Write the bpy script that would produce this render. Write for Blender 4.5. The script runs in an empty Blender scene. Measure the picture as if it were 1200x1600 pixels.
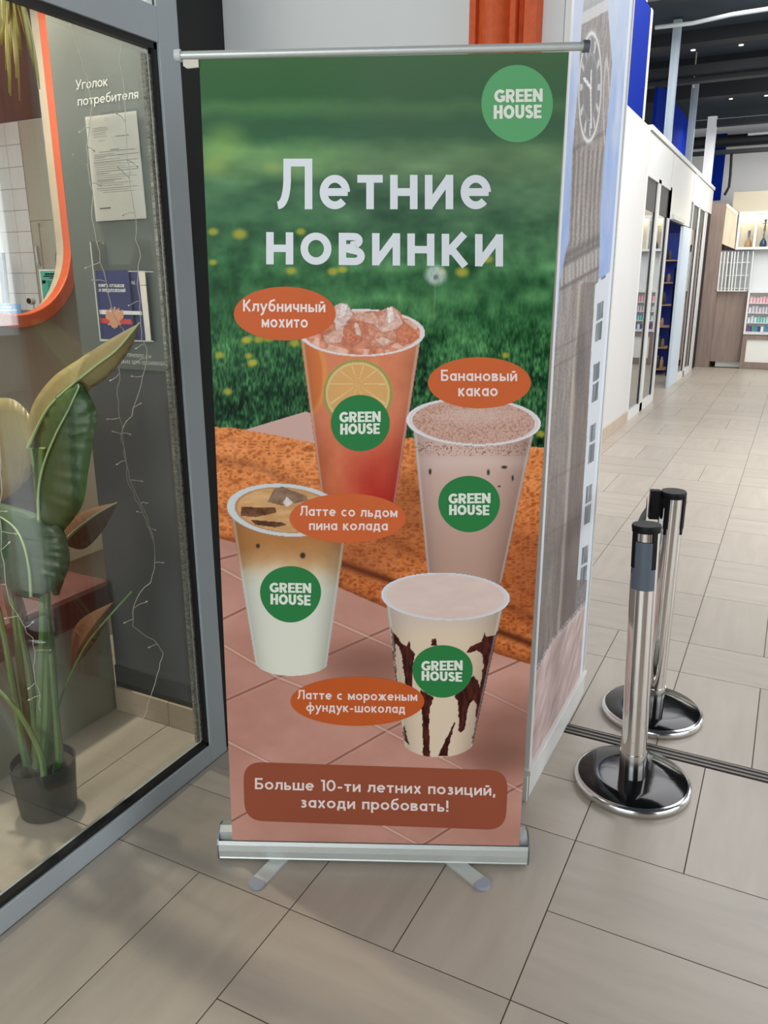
import bpy, math, random
import numpy as np
from mathutils import Vector, Matrix
random.seed(7)
C = bpy.context.scene.collection
PI = math.pi
# ------------------------------------------------------------------ camera
H = 1.57            # eye height in metres
FPX, CX, CY = 1236.0, 600.0, 800.0
def _unit(v): return v/np.linalg.norm(v)
_up = -_unit(np.array([613-CX, 5010-CY, FPX]))
_vc = _unit(np.array([1258-CX, 438-CY, FPX]))
_Y = _unit(_vc-_up*_vc.dot(_up)); _X = np.cross(_Y, _up)
R = np.array([_X, _Y, _up])
cam = bpy.data.cameras.new('camera'); cam.sensor_fit = 'HORIZONTAL'; cam.sensor_width = 36.0
cam.lens = FPX/1200*36; cam.clip_start = 0.05; cam.clip_end = 200
cam_o = bpy.data.objects.new('camera', cam); C.objects.link(cam_o)
cam_o.matrix_world = Matrix([[R[0][0], -R[0][1], -R[0][2], 0], [R[1][0], -R[1][1], -R[1][2], 0],
                             [R[2][0], -R[2][1], -R[2][2], H], [0, 0, 0, 1]])
bpy.context.scene.camera = cam_o
# ------------------------------------------------------------------ world, lights, exposure
sc = bpy.context.scene
sc.view_settings.view_transform = 'Standard'; sc.view_settings.look = 'None'
sc.view_settings.gamma = 1.0; sc.view_settings.use_curve_mapping = False
sc.view_settings.exposure = 0.10
wd = bpy.data.worlds.new('sky'); sc.world = wd; wd.use_nodes = True
bg = wd.node_tree.nodes['Background']
bg.inputs[0].default_value = (0.86, 0.93, 1.0, 1); bg.inputs[1].default_value = 1.0
def area(name, loc, aim, sx, sy, power, col=(1, 1, 1), spread=180):
    l = bpy.data.lights.new(name, 'AREA'); l.shape = 'RECTANGLE'; l.size = sx; l.size_y = sy
    l.energy = power; l.color = col; l.spread = math.radians(spread)
    o = bpy.data.objects.new(name, l); C.objects.link(o); o.location = loc
    d = Vector(aim)-Vector(loc); o.rotation_euler = d.to_track_quat('-Z', 'Y').to_euler()
    return o
area('window_light_right', (5.8, 1.5, 2.2), (-1, 1.8, 1.0), 6.0, 3.0, 165, (0.95, 0.98, 1.0))
area('window_light_far', (5.8, 9.5, 2.4), (-1.5, 10.5, 1.0), 8.0, 2.8, 250, (0.94, 0.97, 1.0))
area('window_light_behind', (-0.5, -3.8, 2.4), (-0.6, 1.5, 1.0), 4.0, 2.6, 150, (0.90, 0.96, 1.0))
area('ceiling_light_corridor', (0.6, 7.0, 4.15), (0.4, 7.2, 0), 3.0, 7.0, 290, (0.98, 0.98, 1.0))
area('ceiling_light_end', (0.0, 14.2, 3.6), (-0.4, 14.6, 0), 3.0, 2.5, 100, (1.0, 0.97, 0.92))
area('end_wall_fill', (1.0, 13.2, 3.2), (0.0, 17.2, 3.2), 2.5, 1.0, 50, (0.95, 0.98, 1.0))  # added fill without a visible source, brightens the end wall
area('shop_window_light', (-2.1, -1.9, 1.9), (-1.9, 1.5, 0.2), 0.7, 1.4, 34, (1.0, 0.93, 0.84))
area('shop_ceiling_lamp', (-2.15, 0.6, 2.9), (-2.15, 0.9, 0), 0.7, 1.6, 22, (1.0, 0.95, 0.88))
area('shop_spot_lamp', (-2.46, 1.80, 2.80), (-1.85, 1.15, 0), 0.10, 0.10, 52, (1.0, 0.88, 0.72))
area('shop_ceiling_light', (-4.6, 3.0, 2.62), (-4.6, 4.3, 1.4), 1.6, 1.0, 32, (1.0, 0.96, 0.9))
area('kiosk_interior_light', (-2.6, 12.6, 2.9), (-2.5, 13.0, 0), 1.6, 3.2, 60, (1, 1, 1))

# ------------------------------------------------------------------ measuring helpers: photograph pixel -> point on a known plane
def ray(px, py): return R@np.array([px-CX, py-CY, FPX])
ORI = np.array([0, 0, H])
def onX(px, py, x): d = ray(px, py); return ORI+d*(x/d[0])
def onY(px, py, y): d = ray(px, py); return ORI+d*(y/d[1])
def onZ(px, py, z): d = ray(px, py); return ORI+d*((z-H)/d[2])
def project(P):
    c = (np.asarray(P)-ORI)@R
    return CX+FPX*c[..., 0]/c[..., 2], CY+FPX*c[..., 1]/c[..., 2]
# ------------------------------------------------------------------ materials
def lin(c):
    return tuple(((v/255)/12.92 if v/255 <= 0.04045 else ((v/255+0.055)/1.055)**2.4) for v in c)
def mat(name, rgb, rough=0.5, metal=0.0, spec=0.5, noise=0.0, nscale=8.0, stretch=(1, 1, 1), bump=0.0, bscale=60.0, coat=0.0, emit=None, trans=0.0, alpha=1.0, per_obj=0.0):
    m = bpy.data.materials.new(name); m.use_nodes = True
    nt = m.node_tree; b = nt.nodes['Principled BSDF']
    c = lin(rgb)
    b.inputs['Base Color'].default_value = (*c, 1); b.inputs['Roughness'].default_value = rough
    b.inputs['Metallic'].default_value = metal; b.inputs['Specular IOR Level'].default_value = spec
    b.inputs['Coat Weight'].default_value = coat; b.inputs['Transmission Weight'].default_value = trans
    b.inputs['Alpha'].default_value = alpha
    if emit:
        b.inputs['Emission Color'].default_value = (*lin(emit[0]), 1); b.inputs['Emission Strength'].default_value = emit[1]
    tc = nt.nodes.new('ShaderNodeTexCoord'); mp = nt.nodes.new('ShaderNodeMapping'); mp.inputs['Scale'].default_value = stretch
    nt.links.new(tc.outputs['Object'], mp.inputs['Vector'])
    if noise > 0:
        n = nt.nodes.new('ShaderNodeTexNoise'); n.inputs['Scale'].default_value = nscale; n.inputs['Detail'].default_value = 6
        if per_obj > 0:
            oi = nt.nodes.new('ShaderNodeObjectInfo'); ad = nt.nodes.new('ShaderNodeVectorMath'); ad.operation = 'MULTIPLY_ADD'
            cb = nt.nodes.new('ShaderNodeCombineXYZ')
            for i in range(3): nt.links.new(oi.outputs['Random'], cb.inputs[i])
            ad.inputs[1].default_value = (37, 53, 71); nt.links.new(cb.outputs[0], ad.inputs[0]); nt.links.new(mp.outputs[0], ad.inputs[2])
            nt.links.new(ad.outputs[0], n.inputs['Vector'])
        else:
            nt.links.new(mp.outputs[0], n.inputs['Vector'])
        r = nt.nodes.new('ShaderNodeMapRange'); r.inputs[1].default_value = 0.3; r.inputs[2].default_value = 0.7
        r.inputs[3].default_value = 1-noise; r.inputs[4].default_value = 1+noise
        nt.links.new(n.outputs['Fac'], r.inputs[0])
        last = r.outputs[0]
        if per_obj > 0:
            pr = nt.nodes.new('ShaderNodeMapRange'); pr.inputs[3].default_value = 1-per_obj; pr.inputs[4].default_value = 1+per_obj
            nt.links.new(oi.outputs['Random'], pr.inputs[0])
            mu = nt.nodes.new('ShaderNodeMath'); mu.operation = 'MULTIPLY'
            nt.links.new(last, mu.inputs[0]); nt.links.new(pr.outputs[0], mu.inputs[1]); last = mu.outputs[0]
        vm = nt.nodes.new('ShaderNodeVectorMath'); vm.operation = 'SCALE'; vm.inputs[0].default_value = c
        nt.links.new(last, vm.inputs['Scale']); nt.links.new(vm.outputs[0], b.inputs['Base Color'])
    if bump > 0:
        n2 = nt.nodes.new('ShaderNodeTexNoise'); n2.inputs['Scale'].default_value = bscale; n2.inputs['Detail'].default_value = 3
        nt.links.new(mp.outputs[0], n2.inputs['Vector'])
        bp = nt.nodes.new('ShaderNodeBump'); bp.inputs['Strength'].default_value = bump; bp.inputs['Distance'].default_value = 0.002
        nt.links.new(n2.outputs['Fac'], bp.inputs['Height']); nt.links.new(bp.outputs[0], b.inputs['Normal'])
    return m
def glass_mat(name, tint=(235, 242, 240), ior=1.5, boost=1.0):
    m = bpy.data.materials.new(name); m.use_nodes = True; nt = m.node_tree; nt.nodes.clear()
    o = nt.nodes.new('ShaderNodeOutputMaterial'); mx = nt.nodes.new('ShaderNodeMixShader')
    t = nt.nodes.new('ShaderNodeBsdfTransparent'); t.inputs[0].default_value = (*lin(tint), 1)
    g = nt.nodes.new('ShaderNodeBsdfGlossy'); g.inputs['Roughness'].default_value = 0.0
    f = nt.nodes.new('ShaderNodeFresnel'); ge = nt.nodes.new('ShaderNodeNewGeometry'); ri = nt.nodes.new('ShaderNodeMapRange'); ri.inputs[3].default_value = ior; ri.inputs[4].default_value = 1/ior
    nt.links.new(ge.outputs['Backfacing'], ri.inputs[0]); nt.links.new(ri.outputs[0], f.inputs[0])
    mm = nt.nodes.new('ShaderNodeMath'); mm.operation = 'MULTIPLY'; mm.inputs[1].default_value = boost; mm.use_clamp = True
    nt.links.new(f.outputs[0], mm.inputs[0]); nt.links.new(mm.outputs[0], mx.inputs[0])
    nt.links.new(t.outputs[0], mx.inputs[1]); nt.links.new(g.outputs[0], mx.inputs[2]); nt.links.new(mx.outputs[0], o.inputs[0])
    return m
def paint_mat(name, rough=0.5, spec=0.4, grain=0.0, gscale=400):
    m = bpy.data.materials.new(name); m.use_nodes = True; nt = m.node_tree; b = nt.nodes['Principled BSDF']
    a = nt.nodes.new('ShaderNodeAttribute'); a.attribute_name = 'print'
    b.inputs['Roughness'].default_value = rough; b.inputs['Specular IOR Level'].default_value = spec
    if grain > 0:
        tc = nt.nodes.new('ShaderNodeTexCoord'); n = nt.nodes.new('ShaderNodeTexNoise'); n.inputs['Scale'].default_value = gscale
        nt.links.new(tc.outputs['Object'], n.inputs['Vector'])
        r = nt.nodes.new('ShaderNodeMapRange'); r.inputs[1].default_value = .3; r.inputs[2].default_value = .7; r.inputs[3].default_value = 1-grain; r.inputs[4].default_value = 1+grain
        nt.links.new(n.outputs['Fac'], r.inputs[0])
        v = nt.nodes.new('ShaderNodeVectorMath'); v.operation = 'SCALE'; nt.links.new(a.outputs['Color'], v.inputs[0]); nt.links.new(r.outputs[0], v.inputs['Scale'])
        nt.links.new(v.outputs[0], b.inputs['Base Color'])
    else:
        nt.links.new(a.outputs['Color'], b.inputs['Base Color'])
    return m
M = {}
M['tile'] = mat('floor_tile_stone', (172, 162, 149), 0.34, noise=0.075, nscale=1.6, stretch=(1.2, 3.4, 1), spec=0.5, per_obj=0.05, bump=0.05, bscale=30)
M['grout'] = mat('grout', (84, 68, 56), 0.85)
M['strip'] = mat('joint_strip_rubber', (58, 54, 50), 0.6)
M['strip_metal'] = mat('joint_strip_metal', (98, 94, 88), 0.4, metal=0.6)
M['frame'] = mat('grey_powder_coat', (166, 174, 178), 0.42, noise=0.03, nscale=3)
M['gasket'] = mat('black_gasket', (14, 14, 14), 0.5)
M['black'] = mat('black_panel', (14, 14, 14), 0.6, noise=0.1)
M['white_wall'] = mat('white_paint', (208, 206, 203), 0.55, noise=0.015, nscale=2)
M['grey_wall'] = mat('pale_grey_paint', (204, 206, 205), 0.5, noise=0.02, nscale=2)
M['orange'] = mat('orange_stucco', (200, 84, 34), 0.6, noise=0.10, nscale=60, bump=0.5, bscale=220)
M['dark_wall'] = mat('charcoal_paint', (72, 72, 72), 0.6, noise=0.04, nscale=3)
M['board'] = mat('grey_green_board', (92, 99, 95), 0.5)
M['beige_wall'] = mat('beige_paint', (178, 164, 146), 0.6, noise=0.03)
M['cream'] = mat('cream_paint', (205, 190, 165), 0.6)
M['ring'] = mat('orange_lacquer', (184, 82, 48), 0.4)
M['skirt_tile'] = mat('skirting_tile', (186, 168, 148), 0.4, noise=0.06, nscale=6)
M['bench_base'] = mat('bench_laminate', (160, 162, 150), 0.5)
M['upholstery'] = mat('plum_brown_leather', (104, 66, 62), 0.45, noise=0.08, nscale=10, bump=0.2)
M['pillow'] = mat('grey_fabric', (70, 72, 76), 0.85, bump=0.4, bscale=300)
M['pot'] = mat('matt_black_pot', (56, 55, 52), 0.55)
M['soil'] = mat('dark_soil', (58, 44, 32), 0.9, noise=0.3, nscale=50, bump=0.8)
M['stem'] = mat('green_stem', (98, 128, 72), 0.45, noise=0.15, nscale=14, stretch=(1, 1, .2))
M['leaf'] = mat('green_leaf', (54, 80, 38), 0.42, noise=0.15, nscale=5)
M['leaf_dark'] = mat('dark_green_leaf', (42, 76, 50), 0.42, noise=0.12, nscale=5)
M['leaf_dry'] = mat('olive_brown_leaf', (132, 120, 78), 0.5, noise=0.15, nscale=5)
M['leaf_brown'] = mat('brown_leaf', (112, 78, 56), 0.5, noise=0.15, nscale=5)
M['midrib'] = mat('pale_midrib', (160, 184, 128), 0.5)
M['bulb_wire'] = mat('silver_wire', (206, 200, 188), 0.4)
M['paper'] = mat('white_paper', (226, 218, 210), 0.6)
M['ink'] = mat('grey_ink', (120, 116, 114), 0.6)
M['ink_dark'] = mat('black_ink', (40, 40, 44), 0.6)
M['acrylic'] = glass_mat('clear_acrylic', (250, 252, 252), 1.45, 1.0)
M['acrylic_edge'] = mat('acrylic_edge', (190, 196, 194), 0.3)
M['book_blue'] = mat('navy_cover', (48, 54, 104), 0.4)
M['book_white'] = mat('white_stripe', (220, 218, 220), 0.5)
M['book_red'] = mat('red_stripe', (200, 62, 58), 0.5)
M['gold'] = mat('gold_print', (206, 150, 118), 0.5, noise=0.35, nscale=300)
M['white_text'] = mat('white_vinyl', (222, 222, 216), 0.5)
M['alu'] = mat('brushed_aluminium', (206, 210, 206), 0.42, metal=0.45, noise=0.03, nscale=3, stretch=(1, 60, 60))
M['alu_dark'] = mat('grey_aluminium', (120, 126, 136), 0.4, metal=0.7)
M['pad'] = mat('pale_blue_grey_plastic', (150, 158, 170), 0.4)
M['chrome'] = mat('polished_chrome', (226, 222, 218), 0.07, metal=1.0)
M['chrome_base'] = mat('scuffed_disc_dark_reflection', (12, 12, 13), 0.10, metal=0.0, spec=0.38, bump=0.12, bscale=25)  # near-black colour paints in the dark ceiling mirrored by the chrome disc
M['rim'] = mat('chrome_rim', (225, 224, 222), 0.16, metal=1.0)
M['plastic'] = mat('black_plastic', (20, 20, 22), 0.5, spec=0.2)
M['label'] = mat('slate_grey_band', (92, 102, 114), 0.35)
M['belt'] = mat('black_webbing', (34, 35, 38), 0.7)
M['tape'] = mat('beige_tape', (214, 206, 190), 0.6)
M['ceiling'] = mat('dark_blue_ceiling', (44, 56, 66), 0.8, noise=0.2, nscale=2)
M['beam'] = mat('black_beam', (24, 27, 30), 0.6)
M['conduit'] = mat('white_conduit', (200, 206, 206), 0.5)
M['blue'] = mat('cobalt_panel', (4, 34, 128), 0.8, spec=0.08)
M['sf_white'] = mat('white_laminate', (216, 216, 212), 0.4)
M['sf_joint'] = mat('panel_joint', (84, 82, 80), 0.7)
M['alu_post'] = mat('pale_metal_post', (176, 190, 200), 0.4, metal=0.3)
M['alu_leaf'] = mat('pale_blue_leaf', (200, 214, 226), 0.4)
M['sf_glass'] = glass_mat('shop_glass', (238, 242, 243), 1.5, 1.6)
M['grey_int'] = mat('grey_interior', (150, 154, 156), 0.6)
M['wood'] = mat('weathered_wood', (134, 116, 106), 0.6, noise=0.16, nscale=3, stretch=(7, 7, .7), bump=0.3)
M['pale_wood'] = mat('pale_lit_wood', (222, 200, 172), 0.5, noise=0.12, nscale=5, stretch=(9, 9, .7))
M['niche'] = mat('cream_niche', (236, 228, 208), 0.5)
M['led'] = mat('led_panel', (206, 206, 198), 0.5, emit=((245, 243, 232), 0.12))
M['led_soft'] = mat('led_strip', (250, 246, 230), 0.5, emit=((255, 248, 228), 1.4))
M['led_niche'] = mat('led_niche', (250, 246, 230), 0.5, emit=((255, 244, 218), 9.0))
M['pane_light'] = mat('frosted_counter_front', (214, 214, 206), 0.35)
M['shelf_wood'] = mat('shelf_wood', (176, 138, 100), 0.6)
M['navy'] = mat('navy_wall', (14, 40, 130), 0.6)
M['soffit'] = mat('dark_brown_soffit', (74, 52, 46), 0.7)
M['room_tile'] = mat('white_glazed_tile', (222, 214, 206), 0.2, per_obj=0.03, noise=0.01)
M['taupe'] = mat('taupe_partition', (176, 168, 148), 0.6)
M['taupe_dark'] = mat('taupe_recess', (140, 132, 112), 0.6)
M['teal'] = mat('teal_card', (62, 160, 142), 0.5)
M['pink_card'] = mat('pink_card', (236, 200, 190), 0.5)
M['orange_print'] = mat('orange_spot', (236, 150, 90), 0.5)
M['sky_card'] = mat('blue_card', (110, 160, 210), 0.5, noise=0.2, nscale=20)
M['counter_dark'] = mat('dark_counter', (60, 60, 60), 0.4)
M['red'] = mat('red_plastic', (150, 40, 40), 0.4)
M['fern'] = mat('olive_hanging_leaf', (128, 128, 62), 0.5, noise=0.25, nscale=20)
M['glass'] = glass_mat('door_glass', (249, 251, 250), 1.5, 1.25)
# ------------------------------------------------------------------ mesh helpers
def mk(name, vf, m, parent=None, smooth=False, bevel=0.0, loc=None):
    v, f = vf
    me = bpy.data.meshes.new(name); me.from_pydata([tuple(map(float, p)) for p in v], [], [tuple(q) for q in f]); me.update()
    if isinstance(m, (list, tuple)):
        for k in m: me.materials.append(k)
    else: me.materials.append(m)
    if smooth:
        me.polygons.foreach_set('use_smooth', [True]*len(me.polygons))
        try: me.set_sharp_from_angle(angle=math.radians(40))
        except Exception: pass
    o = bpy.data.objects.new(name, me); C.objects.link(o)
    if loc is not None: o.location = loc
    if bevel > 0:
        b = o.modifiers.new('bevel', 'BEVEL'); b.width = bevel; b.segments = 2; b.limit_method = 'ANGLE'
    if parent is not None: o.parent = parent
    return o
def tag(o, label=None, cat=None, group=None, kind=None):
    if label: o['label'] = label
    if cat: o['category'] = cat
    if group: o['group'] = group
    if kind: o['kind'] = kind
    return o
def empty(name, loc=(0, 0, 0), rz=0.0, **k):
    o = bpy.data.objects.new(name, None); C.objects.link(o); o.location = loc; o.rotation_euler = (0, 0, rz); o.empty_display_size = 0.05
    return tag(o, **k)
def box(x0, x1, y0, y1, z0, z1):
    v = [(x, y, z) for z in (z0, z1) for y in (y0, y1) for x in (x0, x1)]
    return v, [(0, 2, 3, 1), (4, 5, 7, 6), (0, 1, 5, 4), (2, 6, 7, 3), (0, 4, 6, 2), (1, 3, 7, 5)]
def join(*vfs):
    V, F = [], []
    for v, f in vfs:
        n = len(V); V += list(v); F += [tuple(i+n for i in q) for q in f]
    return V, F
def tube(pts, r, n=8, cap=True):
    pts = [np.array(p, float) for p in pts]; k = len(pts)
    rs = r if hasattr(r, '__len__') else [r]*k
    V, F = [], []; prev = None
    for i, p in enumerate(pts):
        t = _unit(pts[min(i+1, k-1)]-pts[max(i-1, 0)])
        if prev is None:
            a = np.array([0, 0, 1.]) if abs(t[2]) < .9 else np.array([1., 0, 0])
            u = _unit(np.cross(t, a))
        else: u = _unit(prev-t*prev.dot(t))
        prev = u; w = np.cross(t, u)
        for j in range(n):
            a = 2*PI*j/n; V.append(p+rs[i]*(math.cos(a)*u+math.sin(a)*w))
    for i in range(k-1):
        for j in range(n):
            a, b = i*n+j, i*n+(j+1) % n; F.append((a, b, b+n, a+n))
    if cap: F.append(tuple(range(n))[::-1]); F.append(tuple(range((k-1)*n, k*n)))
    return V, F
def lathe(prof, n=32, c=(0, 0), z0=0.0):
    V, F = [], []
    for r, z in prof:
        for j in range(n):
            a = 2*PI*j/n; V.append((c[0]+r*math.cos(a), c[1]+r*math.sin(a), z+z0))
    for i in range(len(prof)-1):
        for j in range(n):
            a, b = i*n+j, i*n+(j+1) % n; F.append((a, b, b+n, a+n))
    F.append(tuple(range(n))[::-1]); F.append(tuple(range((len(prof)-1)*n, len(prof)*n)))
    return V, F
def prism(poly, fn, d0, d1):
    """poly: 2-D outline; fn(a,b,d)->3-D; extruded between depths d0 and d1"""
    n = len(poly); V = [fn(a, b, d0) for a, b in poly]+[fn(a, b, d1) for a, b in poly]
    F = [tuple(range(n)), tuple(range(n, 2*n))[::-1]]+[(i, i+n, (i+1) % n+n, (i+1) % n) for i in range(n)]
    return V, F
# ------------------------------------------------------------------ stroke lettering (no font files)
def arc(cx, cy, rx, ry, a0, a1, n=None):
    n = n or max(4, int(abs(a1-a0)/12))
    return [(cx+rx*math.cos(math.radians(a0+(a1-a0)*i/n)), cy+ry*math.sin(math.radians(a0+(a1-a0)*i/n))) for i in range(n+1)]
def bez(p0, p1, p2, n=8):
    return [((1-t)**2*p0[0]+2*t*(1-t)*p1[0]+t*t*p2[0], (1-t)**2*p0[1]+2*t*(1-t)*p1[1]+t*t*p2[1]) for t in [i/n for i in range(n+1)]]
def glyph(ch, t, XH=0.68):
    """returns (width, list of stroke centre-lines); cap height 1, t = stroke weight"""
    h = t/2
    low = ch.islower()
    T = (XH if low else 1.0)
    k = 1.0
    c = ch.upper() if ch not in 'абеуфрG' else ch
    if not low: k = 1.22
    y0, y1, ym = h*.92, T-h*.92, T/2
    def two(w): return [[(h, 0), (h, T)], [(w-h, 0), (w-h, T)]]
    if ch == ' ': return .30, []
    if ch == '.': return t*1.2, [[(h*1.2, 0), (h*1.2, t*1.1)]]
    if ch == ',': return t*1.4, [[(h*1.5, t), (h*.9, -t*1.1)]]
    if ch == '-': return .42, [[(.04, .34), (.38, .34)]]
    if ch == '_': return .42, [[(0, 0), (.42, 0)]]
    if ch == '!': return t*1.3, [[(h*1.3, .30), (h*1.3, 1.0)], [(h*1.3, 0), (h*1.3, t*1.1)]]
    if ch == '1': return .30, [[(.30-h, 0), (.30-h, 1-h)], [(0, 1-h), (.30, 1-h)]]
    if ch == '0': return .68, [arc(.34, .5, .34-h, .5-h, 0, 360, 28)]
    if ch == '2': return .58, [arc(.28, .70, .26-h, .30-h, 170, -30)+[(.05, h), (.56, h)]]
    if ch == '3': return .56, [arc(.27, .73, .24-h, .27-h, 160, -90, 10)+arc(.27, .29, .27-h, .27, 90, -160, 10)]
    if ch == '4': return .60, [[(.42, 0), (.42, 1), (.03, .28), (.60, .28)]]
    if ch == '6': return .58, [arc(.29, .31, .29-h, .31-h, 0, 360, 24), bez((h, .33), (.08, .8), (.46, 1.0))]
    if ch == '7': return .54, [[(0, 1-h), (.50, 1-h), (.18, 0)]]
    if ch == '8': return .58, [arc(.29, .27, .29-h, .27-h, 0, 360, 24), arc(.29, .75, .24-h, .25-h, 0, 360, 20)]
    if ch == '9': return .58, [arc(.29, .69, .29-h, .31-h, 0, 360, 24), bez((.58-h, .67), (.5, .2), (.12, 0))]
    if ch == 'а':
        w = .58; return w, [arc(w/2, ym, w/2-h, ym-h, 0, 360, 26), [(w-h, 0), (w-h, T)]]
    if ch == 'б':
        w = .60; return w, [arc(w/2, ym, w/2-h, ym-h, 0, 360, 26), bez((h, ym), (h, .92), (w*.55, .93), 8)+[(w*.92, 1.0)]]
    if ch == 'е':
        w = .62; return w, [arc(w/2, ym, w/2-h, ym-h, 0, 318, 26), [(h, ym), (w-h*.6, ym)]]
    if ch == 'р':
        w = .60; return w, [arc(w/2+.01, ym, w/2-h, ym-h, 0, 360, 26), [(h, -.30), (h, T)]]
    if ch == 'у':
        w = .58; return w, [[(w-.03, T), (w*.50, h*1.2)]+bez((w*.50, h*1.2), (w*.36, -.30), (.04, -.24), 5), [(.05, T), (w*.52, .02)]]
    if ch == 'ф':
        w = .84; return w, [arc(w/2, ym, w/2-h, ym-h, 0, 360, 28), [(w/2, -.30), (w/2, 1.0)]]
    if c in 'ОO':
        w = .64*k if low else .84; return w, [arc(w/2, ym, w/2-h, ym-h, 0, 360, 30)]
    if c in 'СC':
        w = .56*k if low else .76; return w, [arc(w/2+.03, ym, w/2-h+.02, ym-h, 48, 312, 24)]
    if c == 'Е' or c == 'E':
        w = .60; return w, [[(h, 0), (h, T)], [(h, h), (w, h)], [(h, T-h), (w, T-h)], [(h, ym), (w*.92, ym)]]
    if c in 'НH':
        w = .56*k; return w, two(w)+[[(h, ym), (w-h, ym)]]
    if c == 'N':
        w = .72; return w, two(w)+[[(h*.9, T-h*.5), (w-h*.9, h*.5)]]
    if c in 'ИЙ':
        w = .58*k; s = two(w)+[[(h*.9, h*.5), (w-h*.9, T-h*.5)]]
        if c == 'Й': s.append(arc(w/2, T+.26, .13, .12, 200, 340, 6))
        return w, s
    if c == 'П':
        w = .54*k; return w, two(w)+[[(h, T-h), (w-h, T-h)]]
    if c == 'Т':
        w = .52*k; return w, [[(w/2, 0), (w/2, T)], [(0, T-h), (w, T-h)]]
    if c == 'В':
        w = .54*k; return w, [[(h, 0), (h, T)], [(h, h), (w*.6, h)]+arc(w*.62, T*.27+h*.1, w*.38-h, T*.27-h*.9, -90, 90, 10)+[(h, T*.54)], [(h, T*.54), (w*.56, T*.54)]+arc(w*.58, T*.76, w*.34-h, T*.24-h, -90, 90, 10)+[(h, T-h)]]
    if c == 'Ь' or c == 'Ы':
        w = .52*k; s = [[(h, 0), (h, T)], [(h, h), (w*.6, h)]+arc(w*.6, T*.30, w*.40-h, T*.30-h, -90, 90, 10)+[(h, T*.60-h)]]
        if c == 'Ы': s.append([(w+.16, 0), (w+.16, T)]); w += .16+h
        return w, s
    if c == 'К':
        w = .54*k; return w, [[(h, 0), (h, T)], [(h, ym-.02), (w*.34, ym-.02)], [(w*.22, ym-.06), (w-h*.9, T)], [(w*.34, ym+.04), (w-h*.7, 0)]]
    if c == 'Л':
        w = .58*k; return w, [[(w-h, 0), (w-h, T)], [(w*.22, T-h), (w-h, T-h)], [(w*.24+h*.3, T)]+bez((w*.24+h*.3, T*.55), (w*.24, h), (0, h), 8)]
    if c == 'Д':
        w = .64*k; return w, [[(w*.78, 0), (w*.78, T)], [(w*.26, T-h), (w*.78, T-h)], [(w*.28, T), (w*.26, T*.5), (w*.14, h)], [(0, h), (w, h)], [(h, h), (h, -.17)], [(w-h, h), (w-h, -.17)]]
    if c == 'М':
        w = .68*k; return w, two(w)+[[(h*.8, T-h*.4), (w/2, T*.22), (w-h*.8, T-h*.4)]]
    if c == 'Х':
        w = .56*k; return w, [[(h, 0), (w-h, T)], [(h, T), (w-h, 0)]]
    if c == 'Ч':
        w = .52*k; return w, [[(w-h, 0), (w-h, T)], [(h, T), (h, T*.62)]+bez((h, T*.62), (h, T*.38), (w*.5, T*.38), 6)+[(w-h, T*.38)]]
    if c == 'Ш':
        w = .84*k; return w, two(w)+[[(w/2, 0), (w/2, T)], [(h, h), (w-h, h)]]
    if c == 'Ц':
        w = .62*k; return w, [[(h, 0), (h, T)], [(w-.06-h, 0), (w-.06-h, T)], [(h, h), (w, h)], [(w-h, h), (w-h, -.18)]]
    if c == 'Ж':
        w = .80*k; return w, [[(w/2, 0), (w/2, T)], [(h, T), (w*.42, ym)], [(h*.7, 0), (w*.42, ym)], [(w-h, T), (w*.58, ym)], [(w-h*.7, 0), (w*.58, ym)], [(w*.40, ym), (w*.60, ym)]]
    if c == 'З':
        w = .48*k; return w, [arc(w*.46, T*.75, w*.46-h, T*.26-h, 150, -90, 8)+arc(w*.46, T*.29, w*.50-h, T*.22, 90, -150, 8)]
    if c == 'Я':
        w = .54*k; return w, [[(w-h, 0), (w-h, T)], [(w-h, T-h), (w*.42, T-h)]+arc(w*.42, T*.68, w*.42-h, T*.32-h, 90, 270, 8)+[(w-h, T*.38)], [(w*.5, T*.38), (h, 0)]]
    if c == 'Г':
        w = .44*k; return w, [[(h, 0), (h, T)], [(h, T-h), (w, T-h)]]
    if c == 'Б':
        w = .62; return w, [[(h, 0), (h, 1)], [(h, 1-h), (w*.92, 1-h)], [(h, h), (w*.6, h)]+arc(w*.6, .29, w*.4-h, .29-h, -90, 90, 10)+[(h, .58-h)]]
    if c in 'Р':
        w = .62; return w, [[(h, 0), (h, 1)], [(h, 1-h), (w*.58, 1-h)]+arc(w*.6, .67, w*.4-h, .33-h, 90, -90, 10)+[(h, .34+h)]]
    if c == 'У':
        w = .68; return w, [[(w-.03, T), (w*.50, .3), (w*.42, .10)]+bez((w*.42, .10), (w*.34, h), (.08, h), 4), [(.03, T), (w*.52, .28)]]
    if c == 'А':
        w = .74; return w, [[(h*.8, 0), (w/2, T-h*.3), (w-h*.8, 0)], [(w*.24, .28), (w*.76, .28)]]
    return .5, [[(h, 0), (h, T), (.5-h, T), (.5-h, 0), (h, 0)]]
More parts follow.
